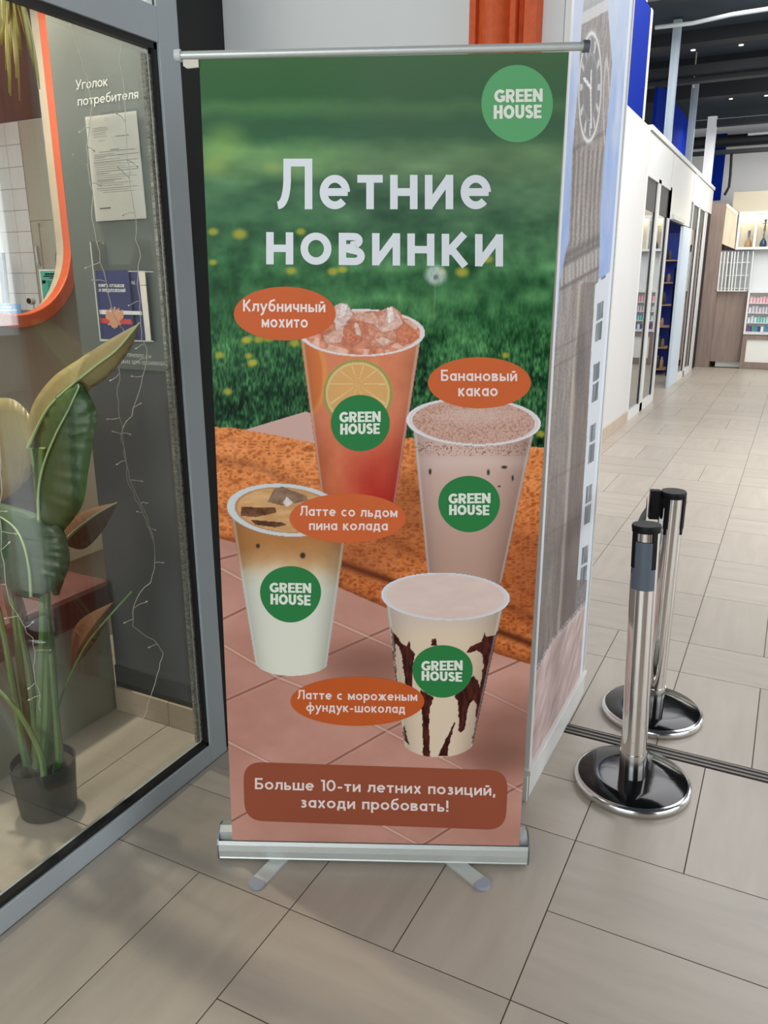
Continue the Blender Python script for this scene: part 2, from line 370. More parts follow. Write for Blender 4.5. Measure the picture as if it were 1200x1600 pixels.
def stroke_mesh(line, t):
    """2-D ribbon with mitred corners -> verts, quads"""
    P = [np.array(p, float) for p in line]
    Q = [P[0]]
    for p in P[1:]:
        if np.linalg.norm(p-Q[-1]) > 1e-5: Q.append(p)
    P = Q; n = len(P); closed = np.linalg.norm(P[0]-P[-1]) < 1e-4 and n > 3
    V, F = [], []
    for i in range(n):
        if closed and i in (0, n-1): a, b = P[-2], P[1]; d0 = _unit(P[0]-a); d1 = _unit(b-P[0])
        else:
            d0 = _unit(P[i]-P[i-1]) if i > 0 else _unit(P[1]-P[0]); d1 = _unit(P[i+1]-P[i]) if i < n-1 else d0
        n0 = np.array([-d0[1], d0[0]]); n1 = np.array([-d1[1], d1[0]]); m = n0+n1
        if np.linalg.norm(m) < 0.3: m = n0
        m = _unit(m); s = 1/max(.45, m.dot(n0))
        V += [P[i]+m*t/2*s, P[i]-m*t/2*s]
    for i in range(n-1): F.append((2*i, 2*i+1, 2*i+3, 2*i+2))
    return V, F
def text2d(s, t=0.15, gap=0.10, XH=0.68):
    x = 0; V, F = [], []
    for ch in s:
        w, ss = glyph(ch, t, XH)
        for ki, st in enumerate(ss):
            v, f = stroke_mesh(st, t); n = len(V)
            V += [(p[0]+x, p[1], ki) for p in v]; F += [tuple(i+n for i in q) for q in f]
        x += w+gap
    return V, F, x-gap
def logo_line(word):
    """chunky rounded sans used by the cafe's round emblem"""
    t = .30; x = 0; V, F = [], []
    tv, th = .27, .22
    for ch in word:
        if ch == 'G': w = .86; s = [(arc(.47, .5, .33, .372, 40, 325, 22), .27), ([(.50, .44), (.86, .44)], .19), ([(.74, .10), (.74, .52)], .22)]
        elif ch == 'R': w = .74; s = [([(tv/2, 0), (tv/2, 1)], tv), ([(tv/2, .885), (.38, .885)]+arc(.40, .68, .19, .205, 90, -90, 8)+[(tv/2, .475)], .23), ([(.36, .45), (.60, 0)], .27)]
        elif ch == 'E': w = .62; s = [([(tv/2, 0), (tv/2, 1)], tv), ([(0, th/2), (w, th/2)], th), ([(0, 1-th/2), (w, 1-th/2)], th), ([(0, .5), (w*.94, .5)], .20)]
        elif ch == 'N': w = .78; s = [([(.13, 0), (.13, 1)], .26), ([(w-.13, 0), (w-.13, 1)], .26), ([(.15, .90), (w-.15, .10)], .27)]
        elif ch == 'H': w = .74; s = [([(.14, 0), (.14, 1)], .28), ([(w-.14, 0), (w-.14, 1)], .28), ([(.1, .5), (w-.1, .5)], .22)]
        elif ch == 'O': w = .90; s = [(arc(.45, .5, .31, .37, 0, 360, 26), .27)]
        elif ch == 'U': w = .74; s = [([(.14, 1), (.14, .40)]+arc(.37, .38, .23, .25, 180, 360, 10)+[(.60, .40), (.60, 1)], .27)]
        elif ch == 'S': w = .66; s = [(arc(.33, .715, .20, .165, 20, 270, 12)+arc(.33, .30, .21, .185, 90, -160, 12), .24)]
        for ki, (st, tt) in enumerate(s):
            v, f = stroke_mesh(st, tt*.92); n = len(V)
            V += [(p[0]+x, p[1], ki) for p in v]; F += [tuple(i+n for i in q) for q in f]
        x += w+.035
    return V, F, x-.035
def put_text(name, s, m, parent, surf, L, Rr, cap, t=0.15, gap=0.10, depth=0.0, logo=False, XH=.68):
    """surf(px,py,depth)->3-D; L/Rr = photo pixel of the left and right ends of the baseline; cap = cap height in photo px"""
    V, F, w = logo_line(s) if logo else text2d(s, t, gap, XH)
    dx, dy = Rr[0]-L[0], Rr[1]-L[1]; ln = math.hypot(dx, dy); ex = (dx/w, dy/w)
    out = [surf(L[0]+ex[0]*a+(cap*b)*0.0, L[1]+ex[1]*a-cap*b, depth+.00006*kk) for a, b, kk in V]
    return out, F
# ------------------------------------------------------------------ noise for the printed pictures
_rs = np.random.RandomState(3); _lat = _rs.rand(256, 256)
def vnoise(x, y):
    xi = np.floor(x).astype(int); yi = np.floor(y).astype(int); fx = x-xi; fy = y-yi
    fx = fx*fx*(3-2*fx); fy = fy*fy*(3-2*fy)
    g = lambda a, b: _lat[a % 256, b % 256]
    return (g(xi, yi)*(1-fx)+g(xi+1, yi)*fx)*(1-fy)+(g(xi, yi+1)*(1-fx)+g(xi+1, yi+1)*fx)*fy
def fbm(x, y, o=4):
    s = 0; a = .5; tt = 0
    for i in range(o): s = s+a*vnoise(x*2**i+17*i, y*2**i+31*i); tt += a; a *= .5
    return s/tt
def sst(a, b, x): t = np.clip((x-a)/(b-a), 0, 1); return t*t*(3-2*t)
def mixc(c, m, col):
    col = np.array(col, float) if not isinstance(col, np.ndarray) else col
    return c*(1-m[:, None])+(col if col.ndim == 2 else col[None, :])*m[:, None]
def inell(x, y, cx, cy, rx, ry, soft=.03): return 1-sst(1-soft, 1+soft, np.sqrt(((x-cx)/rx)**2+((y-cy)/ry)**2))
def seg(x, y, p, q):
    px, py = p; qx, qy = q; L2 = (qx-px)**2+(qy-py)**2
    t = np.clip(((x-px)*(qx-px)+(y-py)*(qy-py))/L2, 0, 1); return np.hypot(x-px-t*(qx-px), y-py-t*(qy-py))
def pline(x, y, pts):
    d = None
    for a, b in zip(pts[:-1], pts[1:]):
        s = seg(x, y, a, b); d = s if d is None else np.minimum(d, s)
    return d
def inpoly(x, y, poly):
    c = np.zeros(x.shape, bool); n = len(poly)
    for i in range(n):
        x0, y0 = poly[i]; x1, y1 = poly[(i+1) % n]
        if y0 == y1: continue
        cond = ((y0 > y) != (y1 > y)) & (x < (x1-x0)*(y-y0)/(y1-y0)+x0); c ^= cond
    return c.astype(float)
# ================================================================== STRUCTURE
# floor: a grout slab with every tile laid on it
floor = tag(mk('floor', box(-6.5, 7.2, -4.6, 18.5, -0.12, -0.0015), M['grout']), 'grey-taupe stone tile floor laid in a basket pattern', kind='structure')
def tile_mesh():
    g = 0.5
    v = [(-g, -g, 0), (g, -g, 0), (g, g, 0), (-g, g, 0), (-g, -g, -1), (g, -g, -1), (g, g, -1), (-g, g, -1)]
    f = [(0, 1, 2, 3), (0, 4, 5, 1), (1, 5, 6, 2), (2, 6, 7, 3), (3, 7, 4, 0)]
    me = bpy.data.meshes.new('tile'); me.from_pydata(v, [], f); me.materials.append(M['tile']); return me
TM = tile_mesh()
def tile(x0, x1, y0, y1, par=floor):
    j = 0.0034
    o = bpy.data.objects.new('tile', TM); C.objects.link(o); o.parent = par
    w, d = x1-x0-j, y1-y0-j; o.location = ((x0+x1)/2, (y0+y1)/2, 0)
    dz = 0.0
    if w >= d: o.scale = (w, d, 0.009)
    else: o.scale = (d, w, 0.009); o.rotation_euler = (0, 0, PI/2)
    return o
rest = []
def rest_tile(x0, x1, y0, y1):
    j = .0015; rest.append(([(x0+j, y0+j, 0), (x1-j, y0+j, 0), (x1-j, y1-j, 0), (x0+j, y1-j, 0)], [(0, 1, 2, 3)]))
def block(x0, x1, y0, y1, along_x, fn):
    if along_x:
        ym = (y0+y1)/2; fn(x0, x1, y0, ym); fn(x0, x1, ym, y1)
    else:
        xm = (x0+x1)/2; fn(x0, xm, y0, y1); fn(xm, x1, y0, y1)
nx0, ny0, nb = -0.988, 1.385, 0.597
for i in range(-6, 12):
    for j in range(-9, 2):
        x0, x1 = nx0+i*nb, nx0+(i+1)*nb; y0, y1 = ny0+j*nb, ny0+(j+1)*nb
        if y1 > 2.55: y1 = 2.535
        near = (-2 <= i <= 2) and j >= -2
        if x0 > 7.1 or x1 < -6.4 or y1 < -4.5: continue
        block(x0, x1, y0, y1, (i+j) % 2 == 1, tile if near else rest_tile)
fx0, fb = -0.875, 0.614
fy = [2.60, 3.205, 3.51, 4.126, 4.74, 5.37, 6.01, 6.68, 7.33, 7.97, 8.63, 9.29, 9.95, 10.61, 11.27, 11.93, 12.59, 13.25, 13.91, 14.57, 15.23, 15.89]
for i in range(-9, 13):
    x0, x1 = fx0+i*fb, fx0+(i+1)*fb
    for j in range(len(fy)-1):
        y0, y1 = fy[j], fy[j+1]
        near = (-2 <= i <= 1) and y1 < 13.3
        fn = tile if near and not (i == -2 and y0 < 4.0) else rest_tile
        if x1 < -6.4 or x0 > 7.1: continue
        if j == 0: block(x0, x1, y0, y1, False, fn)
        elif j == 1:
            if i % 2 == 0: block(x0, x1, y0, y1, False, fn)
            else: fn(x0, x1, y0, y1)
        else: block(x0, x1, y0, y1, (i+j) % 2 == 0, fn)
ft = mk('tile_field', join(*rest), M['tile'], floor); ft['kind'] = 'stuff'
# joint strip in the floor
js = tag(mk('floor_joint_strip', box(-0.589, 5.0, 2.538, 2.597, -0.004, 0.0005), M['strip']), 'dark grooved joint strip across the tiled floor under the post bases', 'joint strip')
for k in range(3): mk('metal_rib', box(-0.588, 4.99, 2.541+k*.021, 2.550+k*.021, 0.0005, 0.003), M['strip_metal'], js)
# ceiling of the hall
ceil = tag(mk('ceiling', box(-6.5, 7.2, -4.6, 18.5, 4.42, 4.5), M['ceiling']), 'dark blue-black exposed ceiling of the hall', kind='structure')
for y, w, d in ((3.5, .16, .22), (6.4, .16, .22), (9.3, .16, .2), (11.3, .22, .14), (12.6, .16, .24), (14.2, .22, .2)):
    mk('beam', box(-6, 7, y-w/2, y+w/2, 4.42-d, 4.42), M['beam'], ceil)
# outer shell of the hall
wr = tag(mk('wall_right', join(box(7.0, 7.2, -4.6, 18.5, 0, 0.8), box(7.0, 7.2, -4.6, 18.5, 3.7, 4.42), *[box(7.0, 7.2, y-.35, y+.35, .8, 3.7) for y in (-4.2, -.6, 3.2, 7.0, 11.0, 15, 18.1)]), M['white_wall']), 'white wall with tall daylight windows', kind='structure')
tag(mk('wall_behind', join(box(-6.5, 7.2, -4.6, -4.4, 3.2, 4.42), box(-6.5, -3.2, -4.6, -4.4, 0, 3.2), box(2.4, 7.2, -4.6, -4.4, 0, 3.2), box(-.5, -.2, -4.6, -4.4, 0, 3.2), box(-1.9, -1.7, -4.6, -4.4, 0, 3.2), box(.9, 1.1, -4.6, -4.4, 0, 3.2)), M['soffit']), 'dark wall with glazed entrance', kind='structure')
for cx_, cy_ in ((2.3, .2), (2.9, 3.2), (3.4, 6.6), (1.2, -2.4), (3.6, 11.5)):  # unseen columns, added so the chrome posts reflect dark stripes
    tag(mk('wall_reflection_column', box(cx_-.18, cx_+.18, cy_-.18, cy_+.18, 0, 4.42), M['soffit']), 'unseen dark brown column added for stripes in the chrome reflections', kind='structure')
tag(mk('wall_far', box(-6.5, 7.2, 17.2, 17.4, 0, 4.42), M['white_wall']), 'white end wall above the wood-clad kiosk', kind='structure')
# ---- pier behind the banner
PX = -0.592
pier = tag(mk('wall_pier', box(-1.625, PX, 2.11, 2.838, 0, 4.42), M['grey_wall']), 'pale grey wall pier behind the advertising banner', kind='structure')
# orange fluted pilaster on its front
def pil():
    x0 = onY(740, 30, 2.11)[0]; x1 = onY(848, 30, 2.11)[0]; w = x1-x0
    prof = [(0, 0), (0, .03), (.10, .034), (.12, .022)]+[(.12+.40*i/8, .022+.022*math.sin(PI*i/8)) for i in range(1, 9)]+[(.56, .014), (.60, .034), (.68, .038), (.70, .018), (.74, .012), (.80, .034), (.97, .034), (1, .0)]
    return prism([(x0+w*a, 2.11-b) for a, b in prof], lambda a, b, d: (a, b, d), 0.0, 4.42)
tag(mk('pilaster', pil(), M['orange'], smooth=False), 'orange fluted stucco pilaster on the pier above the banner rod', 'pilaster')
tag(mk('wall_gap_panel', box(-1.64, -1.60, 1.893, 2.112, 0, 4.42), M['black']), 'black panel between the glazed frame and the pier', kind='structure')
# ---- mural on the corridor side of the pier
mz0, mz1 = 0.105, 3.0
MY0, MY1 = 2.118, 2.832
def mural_paint(Y, Z):
    x, y = project(np.stack([np.full(Y.shape, PX), Y, Z], -1))
    n1 = fbm(Y*60, Z*12); n2 = fbm(Y*14, Z*9+5); n3 = vnoise(Y*420, Z*300)
    base = np.zeros((len(x), 3))+np.array([168, 188, 224.])
    base += ((n2-.5)*70)[:, None]*np.array([1.2, .8, .2])
    base = mixc(base, sst(160, 60, y)*.55, (208, 216, 228))
    base = mixc(base, sst(200, 430, y)*sst(.35, .6, n2)*.55, (120, 150, 214))
    # left and right outlines of the tower in photo pixels
    ys = np.array([-200, 0, 30, 125, 240, 375, 400, 440, 470, 560, 655, 940, 960, 1100.])
    lx = np.array([910, 905, 902, 897, 887, 882, 876, 868, 866, 858, 853, 839, 834, 830.])
    ys2 = np.array([-200, 0, 30, 100, 265, 330, 385, 440, 445, 560, 700, 877, 940, 1100.])
    rx = np.array([950, 943, 944, 950, 936, 932, 931, 929, 924, 917, 910, 898, 894, 890.])
    L = np.interp(y, ys, lx); Rr = np.interp(y, ys2, rx)
    # building to the right of the tower
    bld = (y > 440+(x-925)*-.7) & (x >= Rr-1)
    bc = np.zeros_like(base)+np.array([214, 220, 226.])
    yy = (y+(x-900)*.55-470)
    win = (np.mod(yy, 92) > 20) & (np.mod(yy, 92) < 78)
    edge = np.interp(y, [440, 1035], [942, 905]); xr = (x-Rr)/np.maximum(edge-Rr, 1)
    win &= (xr > .30) & (xr < .86)
    wc = np.array([118, 126, 132.])+(vnoise(Y*90, Z*14)[:, None]-.5)*110
    bc = np.where(win[:, None], wc, bc); bars = (np.mod(yy, 92) > 46) & (np.mod(yy, 92) < 50); bc = np.where((win & bars)[:, None], np.array([210, 216, 220.]), bc)
    bc = mixc(bc, ((y > 905).astype(float))*.8, np.array([112, 106, 104.])+(n3[:, None]-.5)*90)
    base = np.where(bld[:, None], bc, base)
    tower = (x > L) & (x < Rr)
    tc = np.array([150, 141, 136.])+((n1-.5)*60)[:, None]+((n3-.5)*46)[:, None]
    fr = (x-L)/np.maximum(Rr-L, 1)
    tc = mixc(tc, sst(.55, .60, fr)*.0+sst(420, 900, y)*.38, (112, 98, 92))
    tc = mixc(tc, sst(0.60, .66, fr)*(y > 440)*.42, (98, 84, 78))
    for f0, wd_ in ((.56, .035),):
        tc = mixc(tc, (np.abs(fr-f0) < wd_)*(y > 440)*.55, (206, 190, 178))
    ribs = np.abs(np.mod(fr*7, 1)-.5)
    tc = mixc(tc, (ribs < .16)*((y > 235) & (y < 385))*.45, (92, 84, 80)); tc = mixc(tc, (ribs > .42)*((y > 235) & (y < 385))*.35, (196, 186, 178))
    # cornices and parapet (slanted lines along the wall)
    ws = y+(x-890)*.55
    for y0, w0, dk in ((393, 7, 1), (404, 4, 1), (440, 3, 1), (24, 5, 1), (234, 4, .7), (531, 2, .5), (556, 2, .5), (730, 2, .4), (812, 2, .4)):
        tc = mixc(tc, np.exp(-((ws-y0)/w0)**2)*.6*dk, (84, 78, 74))
    tc = mixc(tc, ((ws > 410) & (ws < 436) & (np.mod(x, 6) < 2.5))*.6, (200, 194, 186))
    tc = mixc(tc, ((ws > 6) & (ws < 28))*.8, (176, 178, 180)); tc = mixc(tc, ((ws > 28) & (ws < 46))*.85, (212, 212, 212))
    drk = inell(x, y, 900, 560, 9, 60, .6); tc = mixc(tc, drk*.35*(n1 > .4), (60, 58, 58))
    # clock
    cx_, cy_, ra, rb = 915, 137, 17.5, 84
    e = np.sqrt(((x-cx_-(cy_-y)*.03)/ra)**2+((y-cy_)/rb)**2)
    tc = mixc(tc, (e < 1.0)*.55, (112, 112, 112)); tc = mixc(tc, np.exp(-((e-1.0)/.05)**2)*.95, (236, 236, 236)); tc = mixc(tc, np.exp(-((e-.62)/.03)**2)*.45, (190, 190, 190))
    ang = np.arctan2((y-cy_)/rb, (x-cx_)/ra)
    tc = mixc(tc, ((e > .68) & (e < .92) & (np.abs(np.mod(ang/(2*PI)*12, 1)-.5) > .36))*.75, (226, 226, 226))
    tc = mixc(tc, (seg(x, y, (916, 140), (917, 200)) < 1.1)*.9, (232, 232, 232)); tc = mixc(tc, (seg(x, y, (916, 138), (906, 124)) < 2.2)*.95, (238, 238, 238)); tc = mixc(tc, (seg(x, y, (916, 138), (917, 110)) < 1.0)*.9, (232, 232, 232))
    e2 = np.sqrt(((x-941)/4.5)**2+((y-165)/68)**2); tc = mixc(tc, np.exp(-((e2-1)/.14)**2)*.7, (222, 222, 222))
    base = np.where(tower[:, None], tc, base)
    # pavement
    gy = np.interp(x, [822, 834, 858, 909], [1056, 1044, 1000, 943])
    pc = np.array([196, 172, 168.])+((fbm(Y*10+Z*6, Z*26-Y*20)-.5)*66)[:, None]
    base = np.where(((y > gy))[:, None], pc, base)
    fg = (np.abs(y-gy) < 6) & (n3 > .62); base = np.where(fg[:, None], np.array([214, 210, 208.]), base)
    # white borders
    edL = (Y-MY0) < .030; edR = (MY1-Y) < .05
    base = np.where((edL | edR)[:, None], np.array([226, 232, 240.]), base)
    return np.clip(base, 0, 255)
def srgb_arr(c):
    c = c/255.; return np.where(c <= .04045, c/12.92, ((c+.055)/1.055)**2.4)
def grid_print(name, nu, nv, pos, paint, m, parent=None):
    u = np.linspace(0, 1, nu); v = np.linspace(0, 1, nv); U, V = np.meshgrid(u, v); U = U.ravel(); V = V.ravel()
    P = pos(U, V); col = srgb_arr(paint(U, V))
    me = bpy.data.meshes.new(name); me.vertices.add(len(U)); me.vertices.foreach_set('co', P.astype(np.float32).ravel())
    i = np.arange(nv-1)[:, None]*nu+np.arange(nu-1)[None, :]; q = np.stack([i, i+1, i+nu+1, i+nu], -1).reshape(-1)
    nf = (nv-1)*(nu-1); me.loops.add(nf*4); me.loops.foreach_set('vertex_index', q.astype(np.int32))
    me.polygons.add(nf); me.polygons.foreach_set('loop_start', np.arange(nf, dtype=np.int32)*4)
    me.update(calc_edges=True); me.polygons.foreach_set('use_smooth', [True]*nf)
    a = me.color_attributes.new('print', 'FLOAT_COLOR', 'POINT'); rgba = np.ones((len(U), 4), np.float32); rgba[:, :3] = col; a.data.foreach_set('color', rgba.ravel())
    me.materials.append(m); o = bpy.data.objects.new(name, me); C.objects.link(o)
    if parent: o.parent = parent
    return o
mur = empty('mural_panel', (PX, 2.475, mz0), label='tall painted mural panel of a stone clock tower on the corridor side of the pier', cat='mural')
_off = lambda o: setattr(o, 'matrix_parent_inverse', Matrix.Translation(-Vector(mur.location)))
pr = grid_print('printed_picture', 170, 960, lambda u, v: np.stack([np.full(u.shape, PX+.012), MY0+u*(MY1-MY0), mz0+v*(mz1-mz0)], -1),
                lambda u, v: mural_paint(MY0+u*(MY1-MY0), mz0+v*(mz1-mz0)), paint_mat('mural_print', .55, .3), mur); _off(pr)
b_ = mk('backing_board', box(PX+.001, PX+.0115, MY0-.004, MY1+.004, mz0, mz1), M['sf_white'], mur); _off(b_)
for y_ in (MY0-.006, MY1-.008):
    b_ = mk('edge_strip', box(PX+.001, PX+.016, y_, y_+.014, mz0-.02, mz1), M['sf_white'], mur); _off(b_)
tag(mk('baseboard_pier', join(box(PX+.0005, PX+.020, 2.098, 2.842, 0, .088), box(PX+.0005, PX+.026, 2.098, 2.842, .088, .105), box(-1.60, PX+.02, 2.088, 2.1095, 0, .09)), M['sf_white'], bevel=.002), 'white plastic skirting around the pier foot', kind='structure')
# ================================================================== ROLL-UP BANNER
TL = np.array([-1.219, 1.516, 2.025]); TR = np.array([-.505, 1.852, 2.031]); BL = onZ(363, 1312.5, .070); BR = onZ(811, 1321.5, .070)
_pn = _unit(np.cross(BR-BL, TL-BL))
def on_sheet(px, py, off=0.0):   # the printed sheet is one plane
    d = ray(px, py); return ORI+d*((BL+nvec*off-ORI).dot(_pn)/d.dot(_pn))
uvec = _unit(BR-BL); nvec = _unit(np.cross(uvec, TL-BL)); nvec = nvec if nvec[1] < 0 else -nvec
TR = on_sheet(889, 81)
banner = empty('roll_up_banner', tuple((BL+BR)/2*np.array([1, 1, 0])), label='tall roll-up advertising banner with four printed iced drinks and aluminium base', cat='banner')
BLOC = Vector(banner.location)
def ban(o): o.parent = banner; o.matrix_parent_inverse = Matrix.Translation(-BLOC); return o
def curl(u, v):   # slight cupping of the hanging sheet
    return 0.0*u
def uv3d(u, v, d=0.0):
    u = np.asarray(u, float); v = np.asarray(v, float)
    P = (BL[None]*((1-u)*(1-v))[..., None]+BR[None]*(u*(1-v))[..., None]+TR[None]*(u*v)[..., None]+TL[None]*((1-u)*v)[..., None])
    return P+nvec[None]*(d-curl(u, v))[..., None]
def surf(px, py, d=0.0): return on_sheet(px, py)+nvec*d
def banner_paint(u, v):
    x, y = project(uv3d(u, v))
    n = fbm(x/38, y/30); nb_ = fbm(x/16+9, y/22); fine = vnoise(x/2.3, y/7.5); fine2 = vnoise(x/1.6+40, y/5+11); blot = fbm(x/60, y/26+3, 3)
    # --- meadow
    c = np.zeros((len(x), 3)); ys = [80, 110, 150, 168, 190, 212, 235, 262, 290, 340, 420, 520, 600, 690]
    cols = np.array([(66, 104, 62), (60, 102, 60), (54, 98, 58), (78, 122, 72), (52, 94, 62), (52, 96, 62), (104, 148, 92), (112, 150, 96), (72, 114, 78), (62, 108, 72), (58, 112, 66), (50, 104, 58), (38, 84, 48), (30, 74, 42)], float)
    yw = y+(n-.5)*16
    for k in range(3): c[:, k] = np.interp(yw, ys, cols[:, k])
    sheen_x = sst(440, 620, x)
    g = c.mean(1, keepdims=True)
    c = c*(1-(sheen_x*.42*sst(520, 250, y))[:, None])+np.array([[88, 106, 90.]])*(sheen_x*.42*sst(520, 250, y))[:, None]  # greyish sheen of the upper right, painted into the print colour
    c += ((blot-.5)*sst(180, 300, y)*70)[:, None]*np.array([.9, 1, .7])
    c += ((nb_-.5)*sst(300, 430, y)*70)[:, None]*np.array([.8, 1, .7])
    bl = sst(430, 600, y); c += ((fine-.5)*bl*80+(fine2-.55)*bl*60)[:, None]*np.array([.8, 1, .65])
    c = mixc(c, inell(x, y, 352, 222, 30, 26, .8)*.5, (150, 186, 96)); c = mixc(c, inell(x, y, 335, 258, 18, 16, .8)*.45, (160, 180, 90)); c = mixc(c, inell(x, y, 425, 262, 12, 9, .8)*.5, (150, 170, 90))
    for fx_, fy_, r_ in ((375, 366, 11), (333, 362, 8), (333, 410, 6), (455, 423, 8), (520, 424, 8), (535, 421, 7), (722, 425, 10), (762, 405, 8), (384, 532, 7), (404, 530, 8), (420, 529, 8), (460, 536, 8), (389, 556, 6), (393, 568, 7), (343, 555, 7), (386, 530, 6), (396, 566, 6), (356, 612, 7), (790, 555, 6), (845, 678, 7), (690, 425, 6), (470, 362, 7)):
        c = mixc(c, inell(x, y, fx_, fy_, r_, r_*.72, .6)*.78, (190, 176, 58))
    c = mixc(c, (seg(x, y, (680, 440), (678, 500)) < 1.2)*.4, (130, 150, 110)); c = mixc(c, inell(x, y, 681, 430, 16, 15, .35)*(.6+.3*fine), (200, 208, 208)); c = mixc(c, inell(x, y, 681, 433, 3.5, 4, .4)*.7, (90, 100, 90))
    # --- terracotta tiles
    tl = np.zeros_like(c)+np.array([194, 142, 126.])+((fbm(x/70, y/50)-.5)*30)[:, None]
    tl = mixc(tl, sst(880, 700, y)*.5, (206, 166, 152))
    for pts in ([(330, 882), (345, 873), (369, 867)], [(345, 969), (384, 950), (440, 925)], [(340, 1100), (433, 1059), (513, 1023), (608, 981), (640, 968)], [(740, 1066), (761, 1055), (795, 1040), (850, 1015)],
                [(355, 1287), (420, 1250), (514, 1193), (607, 1140), (650, 1118)], [(740, 1275), (795, 1237), (815, 1226), (840, 1214)], [(600, 1345), (667, 1317), (708, 1291), (760, 1262)]):
        d = pline(x, y, pts); tl = mixc(tl, np.exp(-(d/1.5)**2)*.8, (118, 74, 62)); tl = mixc(tl, np.exp(-((d-3)/1.5)**2)*.25, (214, 170, 154))
    for pts in ([(330, 880), (349, 890), (376, 905), (420, 928)], [(500, 961), (521, 971), (575, 995), (612, 1011), (660, 1036)], [(340, 1003), (353, 1010), (433, 1058), (471, 1073), (627, 1154), (685, 1182), (720, 1200), (780, 1240)], [(740, 1072), (760, 1082), (820, 1111), (860, 1132)],
                [(345, 1153), (358, 1160), (418, 1191), (520, 1245), (600, 1291), (648, 1317), (700, 1345)], [(760, 1208), (800, 1228), (840, 1250)]):
        d = pline(x, y, pts); tl = mixc(tl, np.exp(-(d/1.4)**2)*.8, (226, 190, 176)); tl = mixc(tl, np.exp(-((d-2.4)/1.3)**2)*.25, (140, 92, 80))
    for (ex, ey, ea, eb, dk) in ((600, 1045, 85, 32, .45), (560, 1030, 60, 26, .3), (800, 1150, 70, 60, .5), (770, 1180, 60, 24, .35)):
        tl = mixc(tl, np.clip(inell(x, y, ex, ey, ea, eb, .7), 0, 1)*dk, (112, 72, 60))
    reg = np.interp(x, [330, 368, 420, 530, 610, 700, 777, 825, 870], [838, 848, 880, 918, 953, 985, 1022, 1037, 1045])
    c = np.where((y > reg)[:, None], tl, c)
    slab = inpoly(x, y, [(368, 676), (478, 643), (500, 650), (500, 720), (368, 720)]); c = mixc(c, slab, np.array([206, 168, 158.]))
    # --- towel
    topy = np.interp(x, [330, 360, 420, 490, 600, 640, 700, 845, 870], [667, 668, 678, 692, 690, 684, 690, 699, 701])
    dome = ((y > topy) & (y <= reg))
    w = 1-np.abs(2*fbm(x/7.5, y/4.6, 2)-1)*1.5; w2 = fbm(x/46, y/20)
    tw = np.zeros_like(c)+np.array([220, 134, 76.]); tw = mixc(tw, sst(720, 980, y+(x-600)*.12)*.62, (176, 86, 40))
    tw += ((w-.62)*62)[:, None]*np.array([1, .85, .6])+((w2-.5)*36)[:, None]
    for pts, wd_, dk in (([(500, 868), (535, 881), (607, 906), (680, 940), (780, 987), (830, 1006)], 6.5, 1.0), ([(330, 716), (400, 728), (470, 760)], 7, .30), ([(530, 790), (580, 830), (660, 870)], 9, .28), ([(610, 740), (700, 800), (840, 850)], 10, .18), ([(330, 790), (380, 812)], 8, .2), ([(780, 940), (850, 975)], 9, .35)):
        d = pline(x, y, pts); tw = mixc(tw, np.exp(-(d/wd_)**2)*dk, (92, 42, 20)); tw = mixc(tw, np.exp(-((d-9)/6)**2)*dk*.25, (222, 140, 78))
    tw = mixc(tw, np.exp(-((reg-y)/9)**2)*.55, (110, 52, 26)); tw = mixc(tw, inell(x, y, 640, 800, 46, 52, .8)*.45, (120, 60, 34)); tw = mixc(tw, inell(x, y, 826, 900, 46, 60, .9)*.4, (120, 60, 34))
    tw = mixc(tw, inell(x, y, 560, 870, 50, 30, .9)*.4, (120, 60, 34))
    c = np.where(dome[:, None], tw, c)
    # --- cups
    def body(c, l0, l1, r0, r1, bcx, bcy, brx, bry, fill, topy_):
        # l0,l1 = upper/lower points of the left side
        def lx(yv, p, q): return p[0]+(q[0]-p[0])*(yv-p[1])/(q[1]-p[1])
        inside = (x > lx(y, l0, l1)) & (x < lx(y, r0, r1)) & (y > topy_) & ((y < bcy) | (((x-bcx)/brx)**2+((y-bcy)/bry)**2 < 1))
        t_ = np.clip((x-lx(y, l0, l1))/np.maximum(lx(y, r0, r1)-lx(y, l0, l1), 1), 0, 1)
        col = fill(t_); shade = 1-.20*np.abs(2*t_-1)**4; col = col*shade[:, None]
        ed = np.minimum(t_, 1-t_); col = mixc(col, np.exp(-((ed-.015)/.012)**2)*.45, (226, 220, 216))
        return np.where(inside[:, None], col, c)
    # mojito
    def f1(t):
        q = np.zeros_like(c)+np.array([222, 134, 96.]); q = mixc(q, sst(610, 790, y)*(.35+.65*sst(.15, .75, t)), (186, 52, 40)); q = mixc(q, (1-sst(.1, .42, t))*sst(600, 780, y)*.55, (204, 112, 66)); q += ((fbm(x/24, y/30)-.5)*26)[:, None]
        q = mixc(q, inell(x, y, 483, 588, 28, 62, .08)*.95, (236, 150, 82)); q = mixc(q, inell(x, y, 480, 588, 24, 56, .1)*.95, (222, 122, 64))
        e = np.hypot((x-559)/54, (y-615)/53); ang = np.arctan2(y-600, x-559)
        q = mixc(q, (e < 1).astype(float), (152, 160, 84)); q = mixc(q, (e < .93)*1., (226, 190, 130)); q = mixc(q, (e < .86)*1., (220, 168, 104)); q = mixc(q, ((e < .84) & (np.abs(np.mod(ang/PI*5, 1)-.5) > .46))*.7, (238, 214, 160))
        return q
    c = body(c, (471, 540), (500, 758), (656, 538), (617, 790), 558, 790, 59, 20, f1, 515)
    e = np.hypot((x-566)/98, (y-520)/37); ice = fbm(x/9, y/8); ic = np.zeros_like(c)+np.array([216, 138, 108.])+((ice-.5)*120)[:, None]; ic = mixc(ic, sst(.56, .66, vnoise(x/11+3, y/9))*.55, (238, 214, 204))
